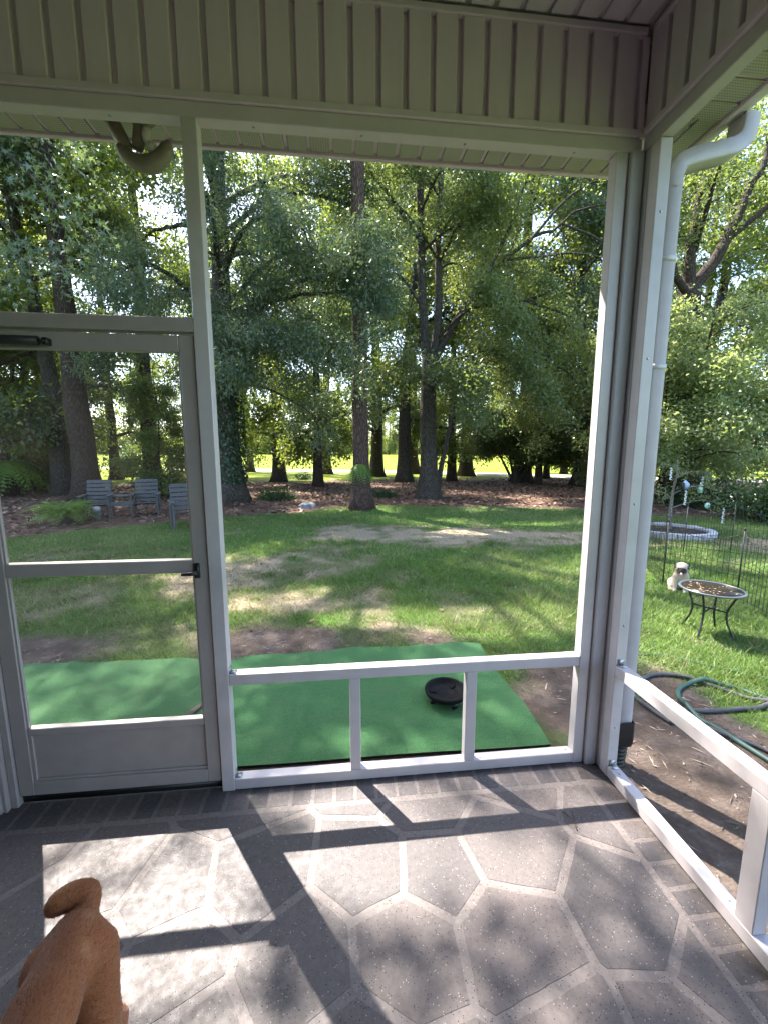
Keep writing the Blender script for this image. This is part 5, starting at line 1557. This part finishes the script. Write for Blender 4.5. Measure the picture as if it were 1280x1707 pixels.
# ---- brown dog on the patio: head towards the camera side, tail curled
def dog():
    root = thing('dog', 'short-haired brown dog standing on the patio with its tail curled', 'dog', (-.578, .675, 0.0), 0.0)
    # local frame: +y is tail end, -y is head; z up
    caps = [
        ((0.000, .155, .448), .056, (0.00, .02, .458), .060, (1, 1, 1)),           # pelvis to loin
        ((0.00, .02, .457), .066, (0.00, -.22, .445), .098, (.92, 1, 1)),         # loin to ribcage
        ((0.00, -.12, .43), .10, (0.00, -.32, .43), .110, (.9, 1, 1.05)),         # chest
        ((0.00, -.34, .46), .085, (.01, -.47, .60), .058),                        # neck
        ((.012, -.48, .63), .064, (.012, -.53, .64), .060),                       # skull
        ((.012, -.55, .625), .040, (.012, -.64, .60), .027),                      # muzzle
        ((-.05, -.47, .66), .012, (-.075, -.49, .60), .020, (.6, 1, 1)), ((.075, -.47, .66), .012, (.10, -.49, .60), .020, (.6, 1, 1)),
    ]
    for s_ in (-1, 1):
        caps += [((s_ * .040, .135, .42), .055, (s_ * .058, .10, .30), .042),      # thigh
                 ((s_ * .058, .095, .30), .038, (s_ * .060, .17, .185), .020),     # shank to hock
                 ((s_ * .062, .17, .185), .020, (s_ * .060, .145, .05), .0165),    # cannon
                 ((s_ * .060, .15, .028), .020, (s_ * .062, .09, .018), .019),     # paw
                 ((s_ * .075, -.28, .40), .055, (s_ * .075, -.25, .26), .034),     # upper arm
                 ((s_ * .075, -.25, .26), .030, (s_ * .072, -.28, .07), .018),
                 ((s_ * .072, -.28, .028), .021, (s_ * .073, -.335, .018), .019)]
    # tail: rises from the rump and curls over to one side
    tp = smooth_path([(0.004, .190, .452), (.010, .216, .472), (.004, .226, .490), (-.024, .225, .496), (-.048, .216, .495), (-.066, .207, .489)], 3)
    for i in range(len(tp) - 1):
        t = i / (len(tp) - 1)
        r0 = .0125 + .003 * math.sin(t * 3.1); r1 = .0125 + .003 * math.sin((t + .07) * 3.1)
        if i == len(tp) - 2: r1 = .010
        caps.append((tp[i], r0, tp[i + 1], r1))
    V, F = surface_nets(capsule_field(caps, .020), (-.19, -.72, -.01), (.19, .33, .76), .0085)
    # coat colours and painted highlights
    base = np.array([.36, .120, .042])
    col = np.tile(base, (len(V), 1))
    under = np.clip((.40 - V[:, 2]) / .25, 0, 1)[:, None] * np.array([.10, .055, .03]); col = col + under * .6
    dk = np.exp(-((V[:, 0]) / .05) ** 2) * (V[:, 2] > .47) * (V[:, 1] < .2)
    col = col * (1 - .25 * dk[:, None])
    tail = np.clip((V[:, 1] - .19) / .03, 0, 1) * (V[:, 2] > .455)
    col = col * (1 - tail[:, None] * .12)
    tipm = tail * np.clip((-.01 - V[:, 0]) / .04, 0, 1) * np.clip((V[:, 2] - .49) / .02, 0, 1)
    col = col + tipm[:, None] * np.array([.12, .075, .03])
    for sx, sy, sr in ((.030, .165, .014), (.048, .10, .012)):  # small highlights on the rump, painted into the coat
        mk = np.exp(-(((V[:, 0] - sx) / sr) ** 2 + ((V[:, 1] - sy) / sr) ** 2)) * (V[:, 2] > .42)
        col = col + mk[:, None] * np.array([.10, .07, .045])
    muz = np.clip((-.62 - V[:, 1]) / .02, 0, 1)[:, None]; col = col * (1 - muz) + np.array([.02, .018, .018]) * muz
    me = np_mesh('body', V, F, True, {'coat': ('FLOAT_COLOR', np.concatenate([np.clip(col, 0, 1), np.ones((len(V), 1))], 1))})
    link('body', me, root, M['fur'])
    # short coat: fine hairs lying back along the body
    k = np.random.default_rng(2)
    tri = np.concatenate([F[:, [0, 1, 2]], F[:, [0, 2, 3]]])
    ar = np.linalg.norm(np.cross(V[tri[:, 1]] - V[tri[:, 0]], V[tri[:, 2]] - V[tri[:, 0]]), axis=1)
    nh = 70000
    ti = k.choice(len(tri), nh, p=ar / ar.sum())
    u = k.random((nh, 2)); u[u.sum(1) > 1] = 1 - u[u.sum(1) > 1]
    A_, B_, C_ = V[tri[ti, 0]], V[tri[ti, 1]], V[tri[ti, 2]]
    c = A_ + (B_ - A_) * u[:, :1] + (C_ - A_) * u[:, 1:]
    nrm = unit(np.cross(B_ - A_, C_ - A_))
    fl_ = np.array([0, 1.0, -.35]) + k.normal(0, .18, (nh, 3)); fl_ = unit(fl_ - nrm * (fl_ * nrm).sum(1)[:, None])
    ln = k.uniform(.004, .008, nh)[:, None]
    sd = np.cross(nrm, fl_) * .0007
    hv = np.stack([c - sd, c + sd, c + fl_ * ln + nrm * ln * k.uniform(.12, .4, (nh, 1))], 1).reshape(-1, 3)
    hc = np.repeat(col[tri[ti, 0]] * k.uniform(.65, 1.45, (nh, 1)), 3, 0)
    fu = link('fur', np_mesh('fur', hv, np.arange(3 * nh).reshape(-1, 3), False, {'coat': ('FLOAT_COLOR', np.concatenate([np.clip(hc, 0, 1), np.ones((3 * nh, 1))], 1))}), root, M['fur'])
    fu['kind'] = 'stuff'
    for s_ in (-1, 1):
        mb = MB(); mb.lathe([(0, -.009), (.006, -.006), (.009, 0), (.006, .006), (0, .009)], (.012 + s_ * .030, -.575, .652), 12); mb.build('eye', M['black'], root, True)
    root.rotation_euler = (0, 0, R(9)); root.scale = (.95, 1, 1)
    return root
dog()

# ---- pug sitting on the grass, facing the porch
def pug():
    root = thing('dog', 'fawn pug with black face sitting on the grass by the wire pen', 'dog', (3.93, 4.24, ZG + .01), R(-42))
    root.scale = (.88, .88, .92)
    # local: faces -y
    caps = [((0, .09, .10), .105, (0, .02, .19), .088), ((0, .0, .20), .085, (0, -.03, .26), .068),
            ((0, -.035, .315), .070, (0, -.05, .305), .070), ((0, -.095, .285), .036, (0, -.108, .28), .034)]
    for s_ in (-1, 1):
        caps += [((s_ * .055, -.045, .20), .036, (s_ * .055, -.075, .05), .021), ((s_ * .055, -.08, .022), .024, (s_ * .056, -.105, .018), .02),
                 ((s_ * .085, .08, .08), .062, (s_ * .10, -.01, .05), .034), ((s_ * .10, -.02, .022), .025, (s_ * .10, -.06, .018), .02),
                 ((s_ * .056, -.03, .345), .014, (s_ * .074, -.06, .312), .015, (1, .6, 1))]
    V, F = surface_nets(capsule_field(caps, .022), (-.19, -.19, -.012), (.19, .24, .42), .0075)
    col = np.tile(np.array([.46, .37, .27]), (len(V), 1))
    col = col + np.clip((.25 - V[:, 2]) / .2, 0, 1)[:, None] * np.array([.08, .08, .07])
    fd = np.sqrt((V[:, 0] / 1.15) ** 2 + ((V[:, 2] - .287) / .9) ** 2)
    mask = np.clip((.055 - fd) / .012, 0, 1) * (V[:, 1] < -.07)
    ear = np.clip((np.abs(V[:, 0]) - .052) / .012, 0, 1) * (V[:, 2] > .31)
    eyes = np.zeros(len(V))
    dark = np.clip(np.maximum(mask, ear), 0, 1)[:, None]
    col = col * (1 - dark) + np.array([.018, .015, .014]) * dark
    fh = (np.exp(-(V[:, 0] / .035) ** 2) * (V[:, 2] > .335))[:, None]; col = col * (1 - .5 * fh) + np.array([.62, .55, .46]) * .5 * fh
    me = np_mesh('body', V, F, True, {'coat': ('FLOAT_COLOR', np.concatenate([np.clip(col, 0, 1), np.ones((len(V), 1))], 1))})
    link('body', me, root, M['fur'])
    for s_ in (-1, 1):
        mb = MB(); mb.lathe([(0, -.011), (.008, -.007), (.011, 0), (.008, .007), (0, .011)], (s_ * .033, -.105, .315), 12); mb.build('eye', M['tabletop'], root, True)
    mb = MB(); mb.lathe([(0, -.008), (.010, -.004), (.012, 0), (.008, .006), (0, .007)], (0, -.142, .298), 12); mb.build('nose', M['tabletop'], root, True)
    mt = simple_mat('tongue', (.55, .36, .34), .5, .1, 30, .1, .001)
    mb = MB(); mb.tube([(0, -.125, .268), (0, -.140, .258), (0, -.143, .240), (0, -.140, .232)], [.013, .016, .015, .006], 10); mb.build('tongue', mt, root, True)
pug()
